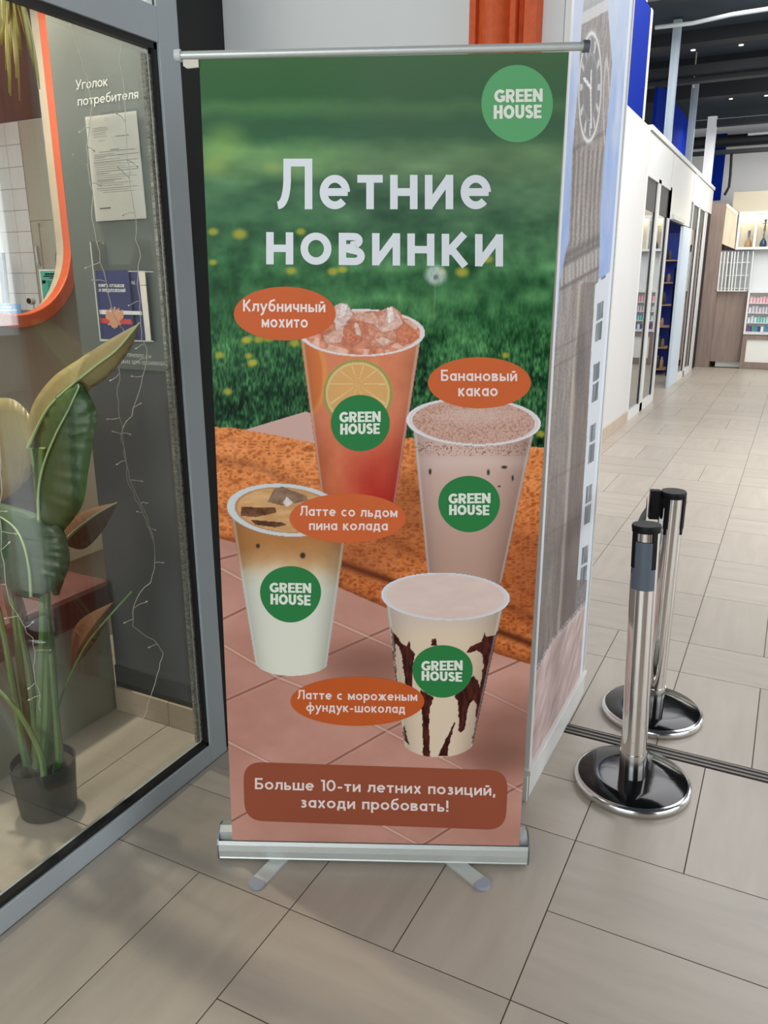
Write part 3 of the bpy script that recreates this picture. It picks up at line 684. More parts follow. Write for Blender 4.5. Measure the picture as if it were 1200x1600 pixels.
    c = np.where((e < 1)[:, None], np.array([228, 218, 216.]), c); c = np.where((e < .925)[:, None], ic, c)
    mound = inpoly(x, y, [(505, 535), (512, 520), (522, 480), (535, 474), (544, 480), (556, 492), (574, 489), (588, 487), (604, 482), (612, 478), (624, 486), (634, 506), (645, 525), (600, 545), (540, 545)])
    icm = np.zeros_like(c)+np.array([206, 132, 104.])+((ice-.5)*70)[:, None]
    c = mixc(c, mound, icm)
    for poly, col in (([(505, 525), (526, 515), (545, 505), (550, 520), (530, 536), (510, 538)], (220, 178, 160)), ([(522, 478), (533, 473), (544, 476), (552, 492), (538, 508), (526, 517), (521, 500)], (222, 200, 194)), ([(533, 473), (544, 476), (540, 494), (528, 498)], (236, 222, 218)),
                      ([(552, 492), (572, 489), (583, 487), (590, 495), (588, 508), (566, 503), (555, 500)], (214, 168, 150)), ([(538, 510), (553, 503), (565, 502), (577, 512), (570, 530), (550, 542), (534, 532)], (198, 118, 88)), ([(553, 503), (560, 506), (566, 527), (556, 522)], (234, 202, 188)),
                      ([(575, 512), (598, 520), (616, 516), (622, 530), (600, 544), (580, 540)], (212, 150, 124)), ([(590, 495), (604, 481), (613, 479), (620, 485), (630, 505), (616, 516), (598, 520), (585, 508)], (226, 190, 176)), ([(604, 481), (613, 479), (618, 500), (606, 506)], (240, 222, 216)), ([(590, 497), (604, 484), (602, 505), (592, 512)], (208, 150, 130)),
                      ([(620, 514), (634, 505), (648, 515), (656, 528), (630, 541), (620, 534)], (206, 124, 90)), ([(585, 530), (600, 526), (612, 532), (598, 541)], (230, 196, 180))):
        jx = (vnoise(x/2.6, y/2.6)-.5)*2.4; c = mixc(c, inpoly(x+jx, y+jx, poly)*.9, np.array(col, float)+((fbm(x/4, y/3.4)-.5)*76)[:, None])
        xs_ = poly+[poly[0]]; c = mixc(c, np.exp(-(pline(x, y, xs_)/.8)**2)*.3, (150, 92, 74))
    # banana cocoa
    def f2(t):
        q = np.zeros_like(c)+np.array([212, 180, 168.]); q = mixc(q, sst(700, 900, y)*.75, (176, 138, 120)); q = mixc(q, sst(.55, 1, t)*.35, (150, 112, 96))
        q = mixc(q, (vnoise(x/1.6, y/1.6) > .72)*(y < 712)*(y > 690)*.7, (128, 78, 62)); q = mixc(q, np.exp(-((y-722)/12)**2)*.35, (226, 204, 196))
        for (dx, dy, a, b) in ((672, 737, 2.2, 4.5), (763, 738, 2.2, 4.5), (788, 730, 4.5, 2.4), (801, 747, 1.7, 4.5), (780, 760, 2.4, 1.4)): q = mixc(q, inell(x, y, dx, dy, a, b, .4), (62, 60, 52))
        return q
    c = body(c, (645, 665), (668, 895), (833, 682), (783, 912), 726, 905, 58, 20, f2, 655)
    e = np.hypot((x-740)/105, (y-659-(x-740)*.03)/37.5); sp = vnoise(x/1.5, y/1.4)
    tp = np.zeros_like(c)+np.array([206, 168, 152.]); tp = mixc(tp, sst(.5, .75, sp)*.6, (160, 108, 88)); tp = mixc(tp, inell(x, y, 745, 650, 60, 12, .6)*.5, (220, 192, 180))
    c = np.where((e < 1)[:, None], np.array([232, 226, 228.]), c); c = np.where((e < .915)[:, None], tp, c); c = mixc(c, np.exp(-((e-.945)/.012)**2)*.35, (170, 160, 164))
    # pina colada latte
    def f3(t):
        q = np.zeros_like(c)+np.array([222, 222, 206.]); wv = y+(n-.5)*30
        sd = 14*np.abs(2*t-1)**2; q = mixc(q, 1-sst(866, 916, wv-sd), (210, 176, 134)); q = mixc(q, 1-sst(838, 892, wv-sd), (180, 122, 70)); q = mixc(q, sst(960, 1040, y)*.25, (232, 234, 212)); q = mixc(q, sst(.72, 1, t)*.18, (150, 140, 128))
        for (dx, dy, a, b) in ((403, 853, 3, 3.5), (473, 868, 4, 4.5)): q = mixc(q, inell(x, y, dx, dy, a, b, .4), (58, 52, 44))
        return q
    c = body(c, (363, 818), (399, 1035), (538, 850), (512, 1030), 456, 1034, 57, 22, f3, 795)
    e = np.hypot((x-446-(y-797)*-.1)/92, (y-797-(x-446)*.085)/41)
    lq = np.zeros_like(c)+np.array([208, 160, 108.])+((fbm(x/20, y/8)-.5)*50)[:, None]
    c = np.where((e < 1)[:, None], np.array([206, 212, 214.]), c); c = np.where((e < .87)[:, None], np.array([190, 140, 96.]), c); c = np.where((e < .82)[:, None], lq, c)
    for poly, col in (([(377, 792), (430, 793), (432, 801), (400, 808), (376, 806)], (104, 66, 44)), ([(391, 812), (440, 816), (448, 820), (430, 824), (400, 820)], (92, 60, 44)), ([(418, 784), (428, 764), (442, 760), (455, 766), (478, 774), (482, 782), (455, 788), (440, 790)], (132, 104, 84)), ([(442, 786), (448, 776), (458, 786), (448, 792)], (216, 204, 196))):
        c = mixc(c, inpoly(x, y, poly)*.95, np.array(col, float)+((ice-.5)*90)[:, None]*.8)
    # hazelnut chocolate ice cream latte
    choc = np.zeros(len(x))
    def drip(pts, wtop, wbot):
        nonlocal choc
        for k in range(len(pts)-1):
            a_, b_2 = pts[k], pts[k+1]; w_ = wtop+(wbot-wtop)*k/max(1, len(pts)-2)
            choc = np.maximum(choc, 1-sst(w_-1, w_+1, seg(x, y, a_, b_2)))
    for poly in ([(200, 380), (215, 430), (250, 470), (270, 500), (300, 520), (320, 485), (330, 540), (355, 570), (340, 650), (335, 780), (310, 790), (290, 740), (275, 600), (250, 520), (232, 505), (235, 640), (245, 740), (235, 740), (215, 560)],
                 [(390, 790), (470, 840), (450, 900), (440, 960), (447, 1210), (403, 1205), (400, 960), (385, 860)],
                 [(670, 560), (700, 520), (770, 490), (790, 430), (800, 460), (850, 450), (870, 420), (850, 540), (830, 640), (800, 780), (770, 900), (740, 1040), (715, 1130), (705, 1130), (735, 980), (738, 880), (715, 855), (690, 890), (675, 960), (665, 1040), (640, 1060), (622, 1040), (628, 940), (620, 860), (600, 830), (690, 730), (720, 700), (750, 740), (760, 780), (780, 640), (775, 570), (740, 545), (700, 560)],
                 [(600, 990), (605, 1000), (560, 1150), (565, 1205), (500, 1205), (520, 1160), (545, 1100)], [(285, 1010), (300, 1050), (305, 1100), (320, 1140), (290, 1110), (275, 1060)], [(455, 515), (458, 475), (485, 470), (495, 515)]):
        wob = (vnoise(x/3.1, y/4.7)-.5)*2.2
        choc = np.maximum(choc, inpoly(x+wob, y, [(560+q*.25, 880+w_*.25) for q, w_ in poly]))
    def f4(t):
        q = np.zeros_like(c)+np.array([224, 202, 176.]); q = mixc(q, 1-sst(965, 1000, y), (214, 194, 180)); q = mixc(q, sst(.6, 1, t)*.2, (170, 140, 116))
        q = mixc(q, choc*1.0, np.array([72, 30, 24.])+((vnoise(x/3, y/9)-.5)*60)[:, None]*np.array([1, .5, .4])); return q
    c = body(c, (604, 945), (629, 1142), (785, 952), (739, 1162), 685, 1158, 55, 25, f4, 930)
    e = np.hypot((x-696)/100.5, (y-932-(x-696)*.03)/37); tp = np.zeros_like(c)+np.array([222, 198, 188.])+((fbm(x/30, y/10)-.5)*14)[:, None]
    c = np.where((e < 1)[:, None], np.array([222, 222, 226.]), c); c = np.where((e < .925)[:, None], tp, c); c = mixc(c, np.exp(-((e-.95)/.012)**2)*.3, (160, 160, 166))
    return np.clip(c, 0, 255)
fabric = ban(grid_print('printed_sheet', 450, 1150, lambda u, v: uv3d(u, v), banner_paint, paint_mat('banner_print', .42, .12)))
fabric['label'] = 'printed sheet with meadow, orange towel and four cups of iced drink'
# back face of the sheet
bk = grid_print('sheet_back', 12, 30, lambda u, v: uv3d(u, v, -.0012), lambda u, v: np.full((len(u), 3), 205.), paint_mat('sheet_back', .6, .3)); ban(bk)
M['oval'] = mat('orange_oval_print', (206, 100, 52), .5, spec=.15, noise=.02); M['oval_deep'] = mat('deep_orange_oval_print', (196, 90, 38), .5, spec=.15, noise=.02)
M['plate'] = mat('brown_plate_print', (152, 80, 56), .5, spec=.15, noise=.03); M['logo_green'] = mat('emblem_green_print', (44, 124, 66), .5, spec=.15); M['logo_light'] = mat('light_emblem_green_print', (96, 164, 110), .5, spec=.15)
M['headline'] = mat('white_headline_print', (218, 222, 226), .4); M['small_text'] = mat('pale_pink_text_print', (240, 218, 212), .4); M['logo_text'] = mat('cream_emblem_print', (226, 230, 216), .4)
def decal(name, poly, m, d, parent=fabric):
    cx_ = sum(p[0] for p in poly)/len(poly); cy_ = sum(p[1] for p in poly)/len(poly)
    V = [surf(cx_, cy_, d)]; F = []; n = len(poly)
    for s_ in (.5, 1.0):
        V += [surf(cx_+(a-cx_)*s_, cy_+(b-cy_)*s_, d) for a, b in poly]
    for i in range(n):
        j = (i+1) % n; F.append((0, 1+i, 1+j)); F.append((1+i, 1+n+i, 1+n+j, 1+j))
    o = mk(name, (V, F), m); o.parent = fabric; return o
def ell(cx, cy, rx, ry, n=56, egg=0.0): return [(cx+rx*math.cos(2*PI*i/n)*(1-egg*math.sin(2*PI*i/n)), cy+ry*math.sin(2*PI*i/n)) for i in range(n)]
def lettering(name, items, m, d=.0011, logo=False, **k):
    for s, L, Rr, cap in items:
        o = mk(name, put_text(name, s, m, fabric, surf, L, Rr, cap, depth=d, logo=logo, **k), m); o.parent = fabric
lettering('headline_lettering', [('Летние', (434, 327), (767, 327), 79), ('новинки', (416, 413), (786, 416.5), 74)], M['headline'], t=.155, gap=.15, d=.0007)
def round_logo(cx, cy, rx, ry, m, L1, R1, c1, L2, R2, c2, egg=0.0):
    decal('round_emblem', ell(cx, cy, rx, ry, 56, egg), m, .0006)
    lettering('emblem_lettering', [('GREEN', L1, R1, c1), ('HOUSE', L2, R2, c2)], M['logo_text'], logo=True)
round_logo(808, 162, 56, 60.5, M['logo_light'], (772, 160.5), (848, 159), 20.5, (771, 186), (846, 185), 21.5)
round_logo(563, 661, 46, 44, M['logo_green'], (530, 660), (595, 659), 16.5, (531.5, 679), (593.5, 678), 17)
round_logo(733, 787.5, 48, 44, M['logo_green'], (700.5, 787), (766.5, 786), 16, (701.5, 804.5), (764.5, 805), 16, .05)
round_logo(454, 928.5, 47.5, 44, M['logo_green'], (421, 925.5), (486.5, 926.5), 15.5, (422.5, 944), (485.5, 946), 16.5, .08)
round_logo(691.5, 1049, 47, 41, M['logo_green'], (658, 1048), (723, 1047), 15.5, (658.5, 1063), (722, 1065), 15, .07)
for e_, m_ in (((445, 490, 79.5, 42), 'oval'), ((749, 598, 80.5, 40), 'oval'), ((543.5, 809.5, 91, 38.5), 'oval'), ((558.5, 1095.5, 104.5, 38.5), 'oval_deep')):
    decal('name_oval', ell(*e_, 64), M[m_], .0009)
def rrect(p, r, n=8):  # p = tl,tr,br,bl
    out = []; P = [np.array(q, float) for q in p]
    for i in range(4):
        a, b, c_ = P[i-1], P[i], P[(i+1) % 4]; s = b+_unit(a-b)*r; e = b+_unit(c_-b)*r
        out += [tuple((1-t)**2*s+2*t*(1-t)*b+t*t*e) for t in [k/n for k in range(n+1)]]
    return out
decal('slogan_plate', rrect([(380, 1190), (794, 1204), (790, 1297), (382.5, 1282)], 30), M['plate'], .0006)
lettering('drink_name_lettering', [('Клубничный', (380, 486.5), (508.5, 488), 18.5), ('мохито', (409, 511.5), (481, 512), 19)], M['small_text'], d=.0013, t=.16, gap=.11)
lettering('drink_name_lettering', [('Банановый', (689, 595), (808, 595.5), 17.5), ('какао', (716, 619), (777.5, 619), 18.5)], M['small_text'], d=.0013, t=.16, gap=.11)
lettering('drink_name_lettering', [('Латте со льдом', (469, 805.5), (621, 808), 15.5), ('пина колада', (483, 828), (606, 828.5), 15.5)], M['small_text'], d=.0013, t=.16, gap=.11)
lettering('drink_name_lettering', [('Латте с мороженым', (465, 1092), (652, 1095), 14.5), ('фундук-шоколад', (478.5, 1111), (633, 1114), 14.5)], M['small_text'], d=.0013, t=.16, gap=.11)
lettering('slogan_lettering', [('Больше 10-ти летних позиций,', (398.5, 1232.5), (774.5, 1243), 17.5), ('заходи пробовать!', (469.5, 1261), (701, 1268), 17.5)], M['small_text'], d=.0013, t=.155, gap=.11)
# hardware of the banner
def ubox(u0, u1, n0, n1, z0, z1):   # box in the banner's own directions, origin BL on the floor
    nh = np.array([nvec[0], nvec[1], 0]); nh = _unit(nh); uh = _unit(np.array([uvec[0], uvec[1], 0])); o = np.array([BL[0], BL[1], 0])
    V = [tuple(o+uh*a+nh*b+np.array([0, 0, z])) for z in (z0, z1) for b in (n0, n1) for a in (u0, u1)]
    return V, [(0, 2, 3, 1), (4, 5, 7, 6), (0, 1, 5, 4), (2, 6, 7, 3), (0, 4, 6, 2), (1, 3, 7, 5)]
nh = _unit(np.array([nvec[0], nvec[1], 0])); uh = _unit(np.array([uvec[0], uvec[1], 0])); OB = np.array([BL[0], BL[1], 0.])
loc3 = lambda a, b, z: tuple(OB+uh*a+nh*b+np.array([0, 0, z]))
Lb = .787
prof = [(.001, .008), (.006, .014), (.004, .017), (.007, .020), (.009, .040), (.007, .058), (.003, .068), (.0015, .068), (.0015, .045), (-.012, .045), (-.012, .086), (-.030, .096), (-.060, .086), (-.080, .050), (-.082, .008)]
bu0, bu1 = -.038, Lb+.034
base = ban(mk('base_cassette', prism(prof, lambda b, z, d: loc3(d, b, z), bu0, bu1), M['alu'], smooth=False)); base['label'] = 'brushed aluminium cassette at the foot of the banner'
for a in (bu0-.004, bu1):
    ban(mk('end_cap', prism([(b*1.02, z*1.0-.001) for b, z in [(.001, .008), (.008, .020), (.010, .040), (.008, .059), (.000, .074), (-.012, .088), (-.030, .097), (-.060, .087), (-.081, .051), (-.083, .008)]], lambda b, z, d: loc3(d, b, z), a, a+.004), M['alu_dark']))
def foot(a, ang):
    pts = [(-.022, -.04), (.022, -.04), (.022, .115)]+[(.022*math.cos(t), .115+.022*math.sin(t)) for t in [PI*i/8 for i in range(1, 8)]]+[(-.022, .115)]
    ca, sa = math.cos(ang), math.sin(ang)
    fn = lambda p, q, z: loc3(a+p*ca+q*sa, -.015+q*ca-p*sa, z)
    f = ban(mk('foot', prism(pts, fn, .0, .009), M['alu'], bevel=.0015))
    tip = [(-.0225, .105)]+[(.0225*math.cos(t), .116+.0225*math.sin(t)) for t in [PI-PI*i/8 for i in range(0, 9)]]+[(.0225, .105)]
    t_ = mk('foot_pad', prism([(p, q) for p, q in tip], fn, .0006, .0104), M['pad']); t_.parent = f
foot(.135, math.radians(-27)); foot(.615, math.radians(41))
ta, tb = TL-uvec*.040+np.array([0, 0, .008]), TR+uvec*.030+np.array([0, 0, .010])
rod = ban(mk('top_rod', tube([ta, tb], .0085, 16), M['alu'], smooth=True)); rod['label'] = 'aluminium clamping rod along the top of the banner'
for p, s in ((ta, -1), (tb, 1)):
    ban(mk('rod_cap', tube([p-uvec*.001*s, p+uvec*.012*s], [.0125, .0118], 16), M['alu_dark'] if s > 0 else M['conduit'], smooth=True))
q0 = TL-uvec*.034+nvec*.004
ban(mk('tape_tab', prism([(0, 0), (.033, 0), (.033, -.015), (.008, -.017), (.0, -.012)], lambda a, b, d: tuple(q0+uvec*a+np.array([0, 0, b-.001])+nvec*d), -.003, .002), M['tape']))
ban(mk('support_pole', tube([loc3(.39, -.030, .06), tuple(TL+uvec*.39-nvec*.014-np.array([0, 0, .01]))], .0075, 12), M['alu'], smooth=True))
# ================================================================== STANCHIONS
def stanchion(bx, by, lean, rz, label, hgt=.862):
    t = empty('queue_post', (bx, by, 0), 0, label=label, cat='queue post', group='chrome belt posts beside the pier')
    mk('base_disc', lathe([(.176, .014), (.176, .026), (.165, .0335), (.10, .036), (.034, .037)], 64), M['chrome_base'], t, smooth=True)
    mk('base_rim', lathe([(.176, .0005), (.181, .004), (.183, .013), (.182, .022), (.177, .0275), (.170, .0305), (.1685, .029), (.1745, .024)], 64), M['rim'], t, smooth=True)
    ax = np.array([lean[0], lean[1], hgt-.035]); ax_u = _unit(ax)
    P = lambda s: np.array([0, 0, .034])+ax*s
    mk('pole', tube([P(0), P(.06), P(.5), P(.985)], .0395, 40), M['chrome'], t, smooth=True)
    mk('pole_sleeve', tube([P(-.001), P(.105)], .0418, 40), M['rim'], t, smooth=True)
    hd = mk('head', tube([P(.985), P(.9999)], .0418, 40), M['plastic'], t, smooth=True)
    top = P(1.0); mk('cap', tube([top-ax_u*.002, top+ax_u*.004, top+ax_u*.009], [.0430, .0432, .041], 40), M['plastic'], hd, smooth=True)
    for k in range(4):
        a = rz+k*PI/2; r_ = np.array([math.cos(a), math.sin(a), 0]); s_ = np.array([-math.sin(a), math.cos(a), 0])
        V = []
        for s in (.855, .995):
            for rr, w_ in ((.036, .010), (.0437, .0075)):
                for sg in (-1, 1): V.append(P(s)+r_*rr+s_*w_*sg)
        mk('belt_slot', (V, [(0, 1, 3, 2), (4, 6, 7, 5), (2, 3, 7, 6), (0, 4, 5, 1), (0, 2, 6, 4), (1, 5, 7, 3)]), M['plastic'], t)
        if k < 3 or True:
            V = []
            for s in (.83, .86):
                for rr, w_ in ((.036, .006), (.0427, .005)):
                    for sg in (-1, 1): V.append(P(s)+r_*rr+s_*w_*sg)
            mk('slot_latch', (V, [(0, 1, 3, 2), (4, 6, 7, 5), (2, 3, 7, 6), (0, 4, 5, 1), (0, 2, 6, 4), (1, 5, 7, 3)]), M['plastic'], t)
    return t, P, ax_u
FB = (-.297, 2.335); RB = (-.312, 2.812)
ftop = onZ(1011, 818, .872); rtop = onZ(1053, 768, .868)
fp, PF, _a = stanchion(*FB, (ftop[0]-FB[0], ftop[1]-FB[1]), math.radians(-133), 'front chrome queue post with slate grey band, overlapping the other post')
rp, PR, _b = stanchion(*RB, (rtop[0]-RB[0], rtop[1]-RB[1]), math.radians(-108), 'rear chrome queue post with black belt end clipped to its head')
fp.pop('group'); rp.pop('group')
# band sheet on the front post
V, F = [], []
a0 = math.atan2(-(FB[1]), -(FB[0]))  # towards the viewer
n_ = 14
for s in (.775, .955):
    for i in range(n_+1):
        a = a0-.03+math.radians(-50+100*i/n_); V.append(PF(s)+.0432*np.array([math.cos(a), math.sin(a), 0]))
F = [(i, i+1, i+n_+2, i+n_+1) for i in range(n_)]
bd = mk('grey_band', (V, F), M['label'], fp, smooth=True); bd['label'] = 'slate grey plastic band wrapped on the pole head'
# belt between the posts
clipdir = np.array([math.cos(math.radians(-163)), math.sin(math.radians(-163)), 0])
cp = np.array([RB[0], RB[1], 0])+PR(.950)+clipdir*.060
bl = empty('belt', tuple(cp), label='short black webbing belt linking the two chrome posts', cat='belt')
o = mk('belt_clip', join(box(-.018, .018, -.016, .016, -.052, .052), box(.012, .03, -.01, .01, -.04, .04)), M['plastic'], bl, bevel=.005); o.rotation_euler = (0, 0, math.radians(17))
fpt = np.array([FB[0], FB[1], 0])+PF(.965)+np.array([-.036, .026, 0])
V = []
pts = [cp+np.array([-.026, -.010, 0]), cp*.7+fpt*.3+np.array([-.010, 0, -.004]), cp*.4+fpt*.6+np.array([-.010, 0, -.006]), fpt]
cs = []
for i in range(len(pts)-1):
    for k in range(4): t = k/4; cs.append(pts[i]*(1-t)+pts[i+1]*t)
cs.append(pts[-1])
for p in cs: V += [p-cp+np.array([0, 0, .024]), p-cp-np.array([0, 0, .024])]
wb = mk('webbing', (V, [(2*i, 2*i+1, 2*i+3, 2*i+2) for i in range(len(cs)-1)]), M['belt'], bl, smooth=True)
so = wb.modifiers.new('s', 'SOLIDIFY'); so.thickness = .002
# ================================================================== GLAZED SHOPFRONT ON THE LEFT
GX = -1.586
def frame_rect(y0, y1, z0, z1): return box(GX-.055, GX, y0, y1, z0, z1)
gf = tag(mk('window_1', join(frame_rect(1.812, 1.893, 0, 4.42), frame_rect(-2.6, 1.812, 0, .066), frame_rect(-2.6, 1.812, 2.168, 2.252), frame_rect(-2.6, 1.812, 3.3, 3.4), frame_rect(-.62, -.54, .066, 2.168)), M['frame'], bevel=.002), 'grey-blue framed glazing of the cafe beside the banner', kind='structure')
mk('gasket', join(box(GX-.030, GX-.008, 1.800, 1.813, .064, 2.17), box(GX-.030, GX-.008, -.54, 1.812, .064, .080), box(GX-.030, GX-.008, -.54, 1.812, 2.152, 2.17), box(GX-.012, GX-.007, 1.810, 1.814, 2.25, 3.3)), M['gasket'], gf)
mk('spacer_bar', join(box(GX-.034, GX-.024, 1.776, 1.790, .09, 2.14), box(GX-.024, GX-.020, 1.794, 1.800, .09, 2.14)), mat('perforated_spacer', (188, 184, 172), .3, metal=.7, noise=.6, nscale=160, stretch=(.2, 1, 1)), gf)
mk('outer_pane', box(GX-.024, GX-.020, -.54, 1.80, .075, 2.156), M['glass'], gf)
mk('inner_pane', box(GX-.040, GX-.036, -.54, 1.80, .075, 2.156), M['glass'], gf)
mk('transom_pane', box(GX-.03, GX-.026, -.54, 1.812, 2.25, 3.3), M['glass'], gf)
mk('upper_panel', box(GX-.03, GX-.02, -2.6, 1.812, 3.4, 4.42), M['frame'], gf)
mk('side_panel', box(GX-.03, GX-.02, -2.6, -.62, .06, 2.17), M['frame'], gf)
# cafe interior shell
tag(mk('wall_cafe_pier', box(-2.13, -1.642, 1.94, 2.10, 0, 3.0), M['dark_wall']), 'charcoal wall stub inside the cafe behind the glass', kind='structure')
tag(mk('wall_cafe_board', box(-2.118, -1.715, 1.931, 1.9395, 1.294, 2.98), M['board']), 'grey-green notice board panel on the charcoal wall', kind='structure')
tag(mk('trim_1', box(-2.13, -1.642, 1.932, 1.9395, .098, .185), M['black']), 'black trim band low on the charcoal wall', kind='structure')
sk = tag(mk('baseboard_cafe', box(-2.13, -1.642, 1.931, 1.9395, 0, .002), M['grout']), 'beige tiled skirting under the charcoal wall', kind='structure')
for a, b in ((-2.13, -1.872), (-1.869, -1.643)): mk('tile', box(a, b, 1.922, 1.9395, .002, .097), M['skirt_tile'], sk)
# beige wall with the pill-shaped opening
def pill(cy, zb, zt, r, n=20):
    lo = [(cy+r*math.cos(a), zb+r+r*math.sin(a)) for a in [PI+PI*i/n for i in range(n+1)]]
    hi = [(cy+r*math.cos(a), zt-r+r*math.sin(a)) for a in [PI*i/n for i in range(n+1)]]
    return lo+hi
WX = -2.65
def wall_hole():
    p = pill(2.10, 1.406, 2.93, .315); cy, cz = 2.10, 2.05; n = len(p)
    y0, y1, z0, z1 = -2.6, 4.6, 0.0, 3.0; out = []
    for y, z in p:
        dy, dz = y-cy, z-cz; t = min(((y1-cy)/dy if dy > 1e-9 else 1e9), ((y0-cy)/dy if dy < -1e-9 else 1e9), ((z1-cz)/dz if dz > 1e-9 else 1e9), ((z0-cz)/dz if dz < -1e-9 else 1e9))
        out.append((cy+dy*t, cz+dz*t))
    # insert rectangle corners
    V = []; F = []
    ring_ = [(a, b) for a, b in zip(p, out)]
    allp = []
    corners = [(y1, z1), (y0, z1), (y0, z0), (y1, z0)]
    for k in range(n):
        allp.append(ring_[k])
    V = [(WX, *a) for a, _ in allp]+[(WX, *b) for _, b in allp]+[(WX-.08, *a) for a, _ in allp]+[(WX-.08, *b) for _, b in allp]
    for k in range(n):
        j = (k+1) % n; F.append((k, n+k, n+j, j)); F.append((2*n+k, 2*n+j, 3*n+j, 3*n+k)); F.append((k, j, 2*n+j, 2*n+k))
        (ya, za), (yb, zb_) = allp[k][1], allp[j][1]
        for c_ in corners:
            ona = abs(ya-c_[0]) < 1e-6 or abs(za-c_[1]) < 1e-6; onb = abs(yb-c_[0]) < 1e-6 or abs(zb_-c_[1]) < 1e-6
            same = abs(ya-yb) < 1e-6 or abs(za-zb_) < 1e-6
            if ona and onb and not same: V.append((WX, *c_)); F.append((n+k, len(V)-1, n+j))
    return V, F
tag(mk('wall_cafe_left', wall_hole(), M['beige_wall']), 'beige cafe wall with a pill-shaped opening', kind='structure')
tag(mk('trim_2', box(WX, WX+.012, -2.0, 4.0, .42, .93), M['cream'], bevel=.003), 'cream wall panel behind the bench', kind='structure')
def ringm():
    po = pill(2.10, 1.398, 2.94, .325, 24); pi_ = pill(2.10, 1.448, 2.89, .275, 24); n = len(po); V = []
    for x in (WX+.002, WX+.045): V += [(x, *q) for q in po]+[(x, *q) for q in pi_]
    F = []
    for k in range(n):
        j = (k+1) % n
        F += [(2*n+k, 2*n+j, 3*n+j, 3*n+k), (k, j, 2*n+j, 2*n+k), (n+k, 3*n+k, 3*n+j, n+j), (k, n+k, n+j, j)]
    return V, F
ring = tag(mk('opening_surround', ringm(), M['ring'], bevel=.004), 'orange pill-shaped surround around the opening in the beige wall', 'opening frame')
tag(mk('ceiling_cafe', box(-6.5, -1.643, -2.6, 4.7, 3.0, 3.08), M['soffit']), 'brown cafe ceiling', kind='structure')
tag(mk('ceiling_backroom', box(-6.5, WX-.081, -2.6, 4.6, 2.73, 2.80), M['soffit']), 'dark brown soffit seen through the pill-shaped opening', kind='structure')
# back room
tw = tag(mk('wall_tiled', box(-6.5, -5.46, 4.604, 4.7, 0, 2.73), M['grout']), 'white tiled wall behind the cafe counter', kind='structure')
for i in range(6):
    for k in range(10):
        x1 = -5.462-i*.157; z0 = 1.16+k*.157
        mk('tile', box(x1-.154, x1, 4.598, 4.604, z0, min(z0+.154, 2.728)), M['room_tile'], tw)
pt = tag(mk('wall_partition', box(-5.46, -3.2, 4.604, 4.7, 0, 2.73), M['taupe']), 'taupe partition beside the white tiles', kind='structure')
tag(mk('trim_3', box(-5.46, -4.5, 4.592, 4.6035, 2.02, 2.06), M['taupe']), 'taupe rail above the service door', kind='structure')
dr = tag(mk('door_1', join(box(-5.36, -4.5, 4.596, 4.603, .02, 1.97), box(-5.40, -5.36, 4.588, 4.603, .0, 2.0)), M['taupe']), 'taupe service door with arched window', kind='structure')
hp = onY(60, 385, 4.59)
mk('door_handle', tube([(hp[0], 4.575, hp[2]), (hp[0], 4.565, hp[2]-.01), (hp[0]+.004, 4.565, hp[2]-.13), (hp[0]+.004, 4.578, hp[2]-.14)], .009, 8), M['alu'], dr, smooth=True)
ap = onY(99, 405, 4.59)
mk('arched_window', prism([(ap[0]+.085*math.cos(a), ap[2]+.09*math.sin(a)) for a in [PI*i/12 for i in range(13)]]+[(ap[0]-.085, ap[2]-.12), (ap[0]+.085, ap[2]-.12)], lambda a, b, d: (a, d, b), 4.585, 4.5955), M['alu_dark'], dr)
mk('window_glass', prism([(ap[0]+.065*math.cos(a), ap[2]+.072*math.sin(a)) for a in [PI*i/12 for i in range(13)]], lambda a, b, d: (a, d, b), 4.580, 4.5845), M['conduit'], dr)
bd_ = tag(mk('menu_stand', prism([(onY(0, 395, 4.4)[0], onY(0, 395, 4.4)[2]), (onY(6, 395, 4.4)[0], onY(6, 395, 4.4)[2]), (onY(14, 474, 4.4)[0], onY(14, 474, 4.4)[2]), (onY(7, 474, 4.4)[0], onY(7, 474, 4.4)[2])], lambda a, b, d: (a, d, b), 4.38, 4.41), M['alu_dark']), 'dark grey upright frame standing in front of the white tiles', 'frame')
cz = 1.375
ct = empty('cafe_counter', (-4.2, 3.65, 0), label='dark-topped cafe counter seen through the orange opening', cat='counter')
def rel(o, par): o.parent = par; o.matrix_parent_inverse = Matrix.Translation(-Vector(par.location)); return o
rel(mk('counter_body', box(-5.2, -3.3, 3.42, 3.9, 0, cz-.05), M['taupe']), ct); rel(mk('counter_top', box(-5.22, -3.28, 3.38, 3.94, cz-.05, cz), M['counter_dark'], bevel=.004), ct)
def card(name, pxs, Y, m, label, cat, lines=(), thick=.004, extra=None):
    P = [onY(*p, Y) for p in pxs]; z0 = min(p[2] for p in P); o = empty(name, (sum(p[0] for p in P)/len(P), Y, z0), label=label, cat=cat)
    b = rel(mk('card_sheet', prism([(p[0], p[2]) for p in P], lambda a, b, d: (a, d, b), Y, Y+thick), m), o)
    for (q, mm) in lines:
        Q = [onY(*p, Y-.001) for p in q]; rel(mk('print', prism([(p[0], p[2]) for p in Q], lambda a, b, d: (a, d, b), Y-.0016, Y-.0004), mm), o)
    return o
Lr = lambda x0, y0, x1, y1: [(x0, y0), (x1, y0), (x1, y1), (x0, y1)]
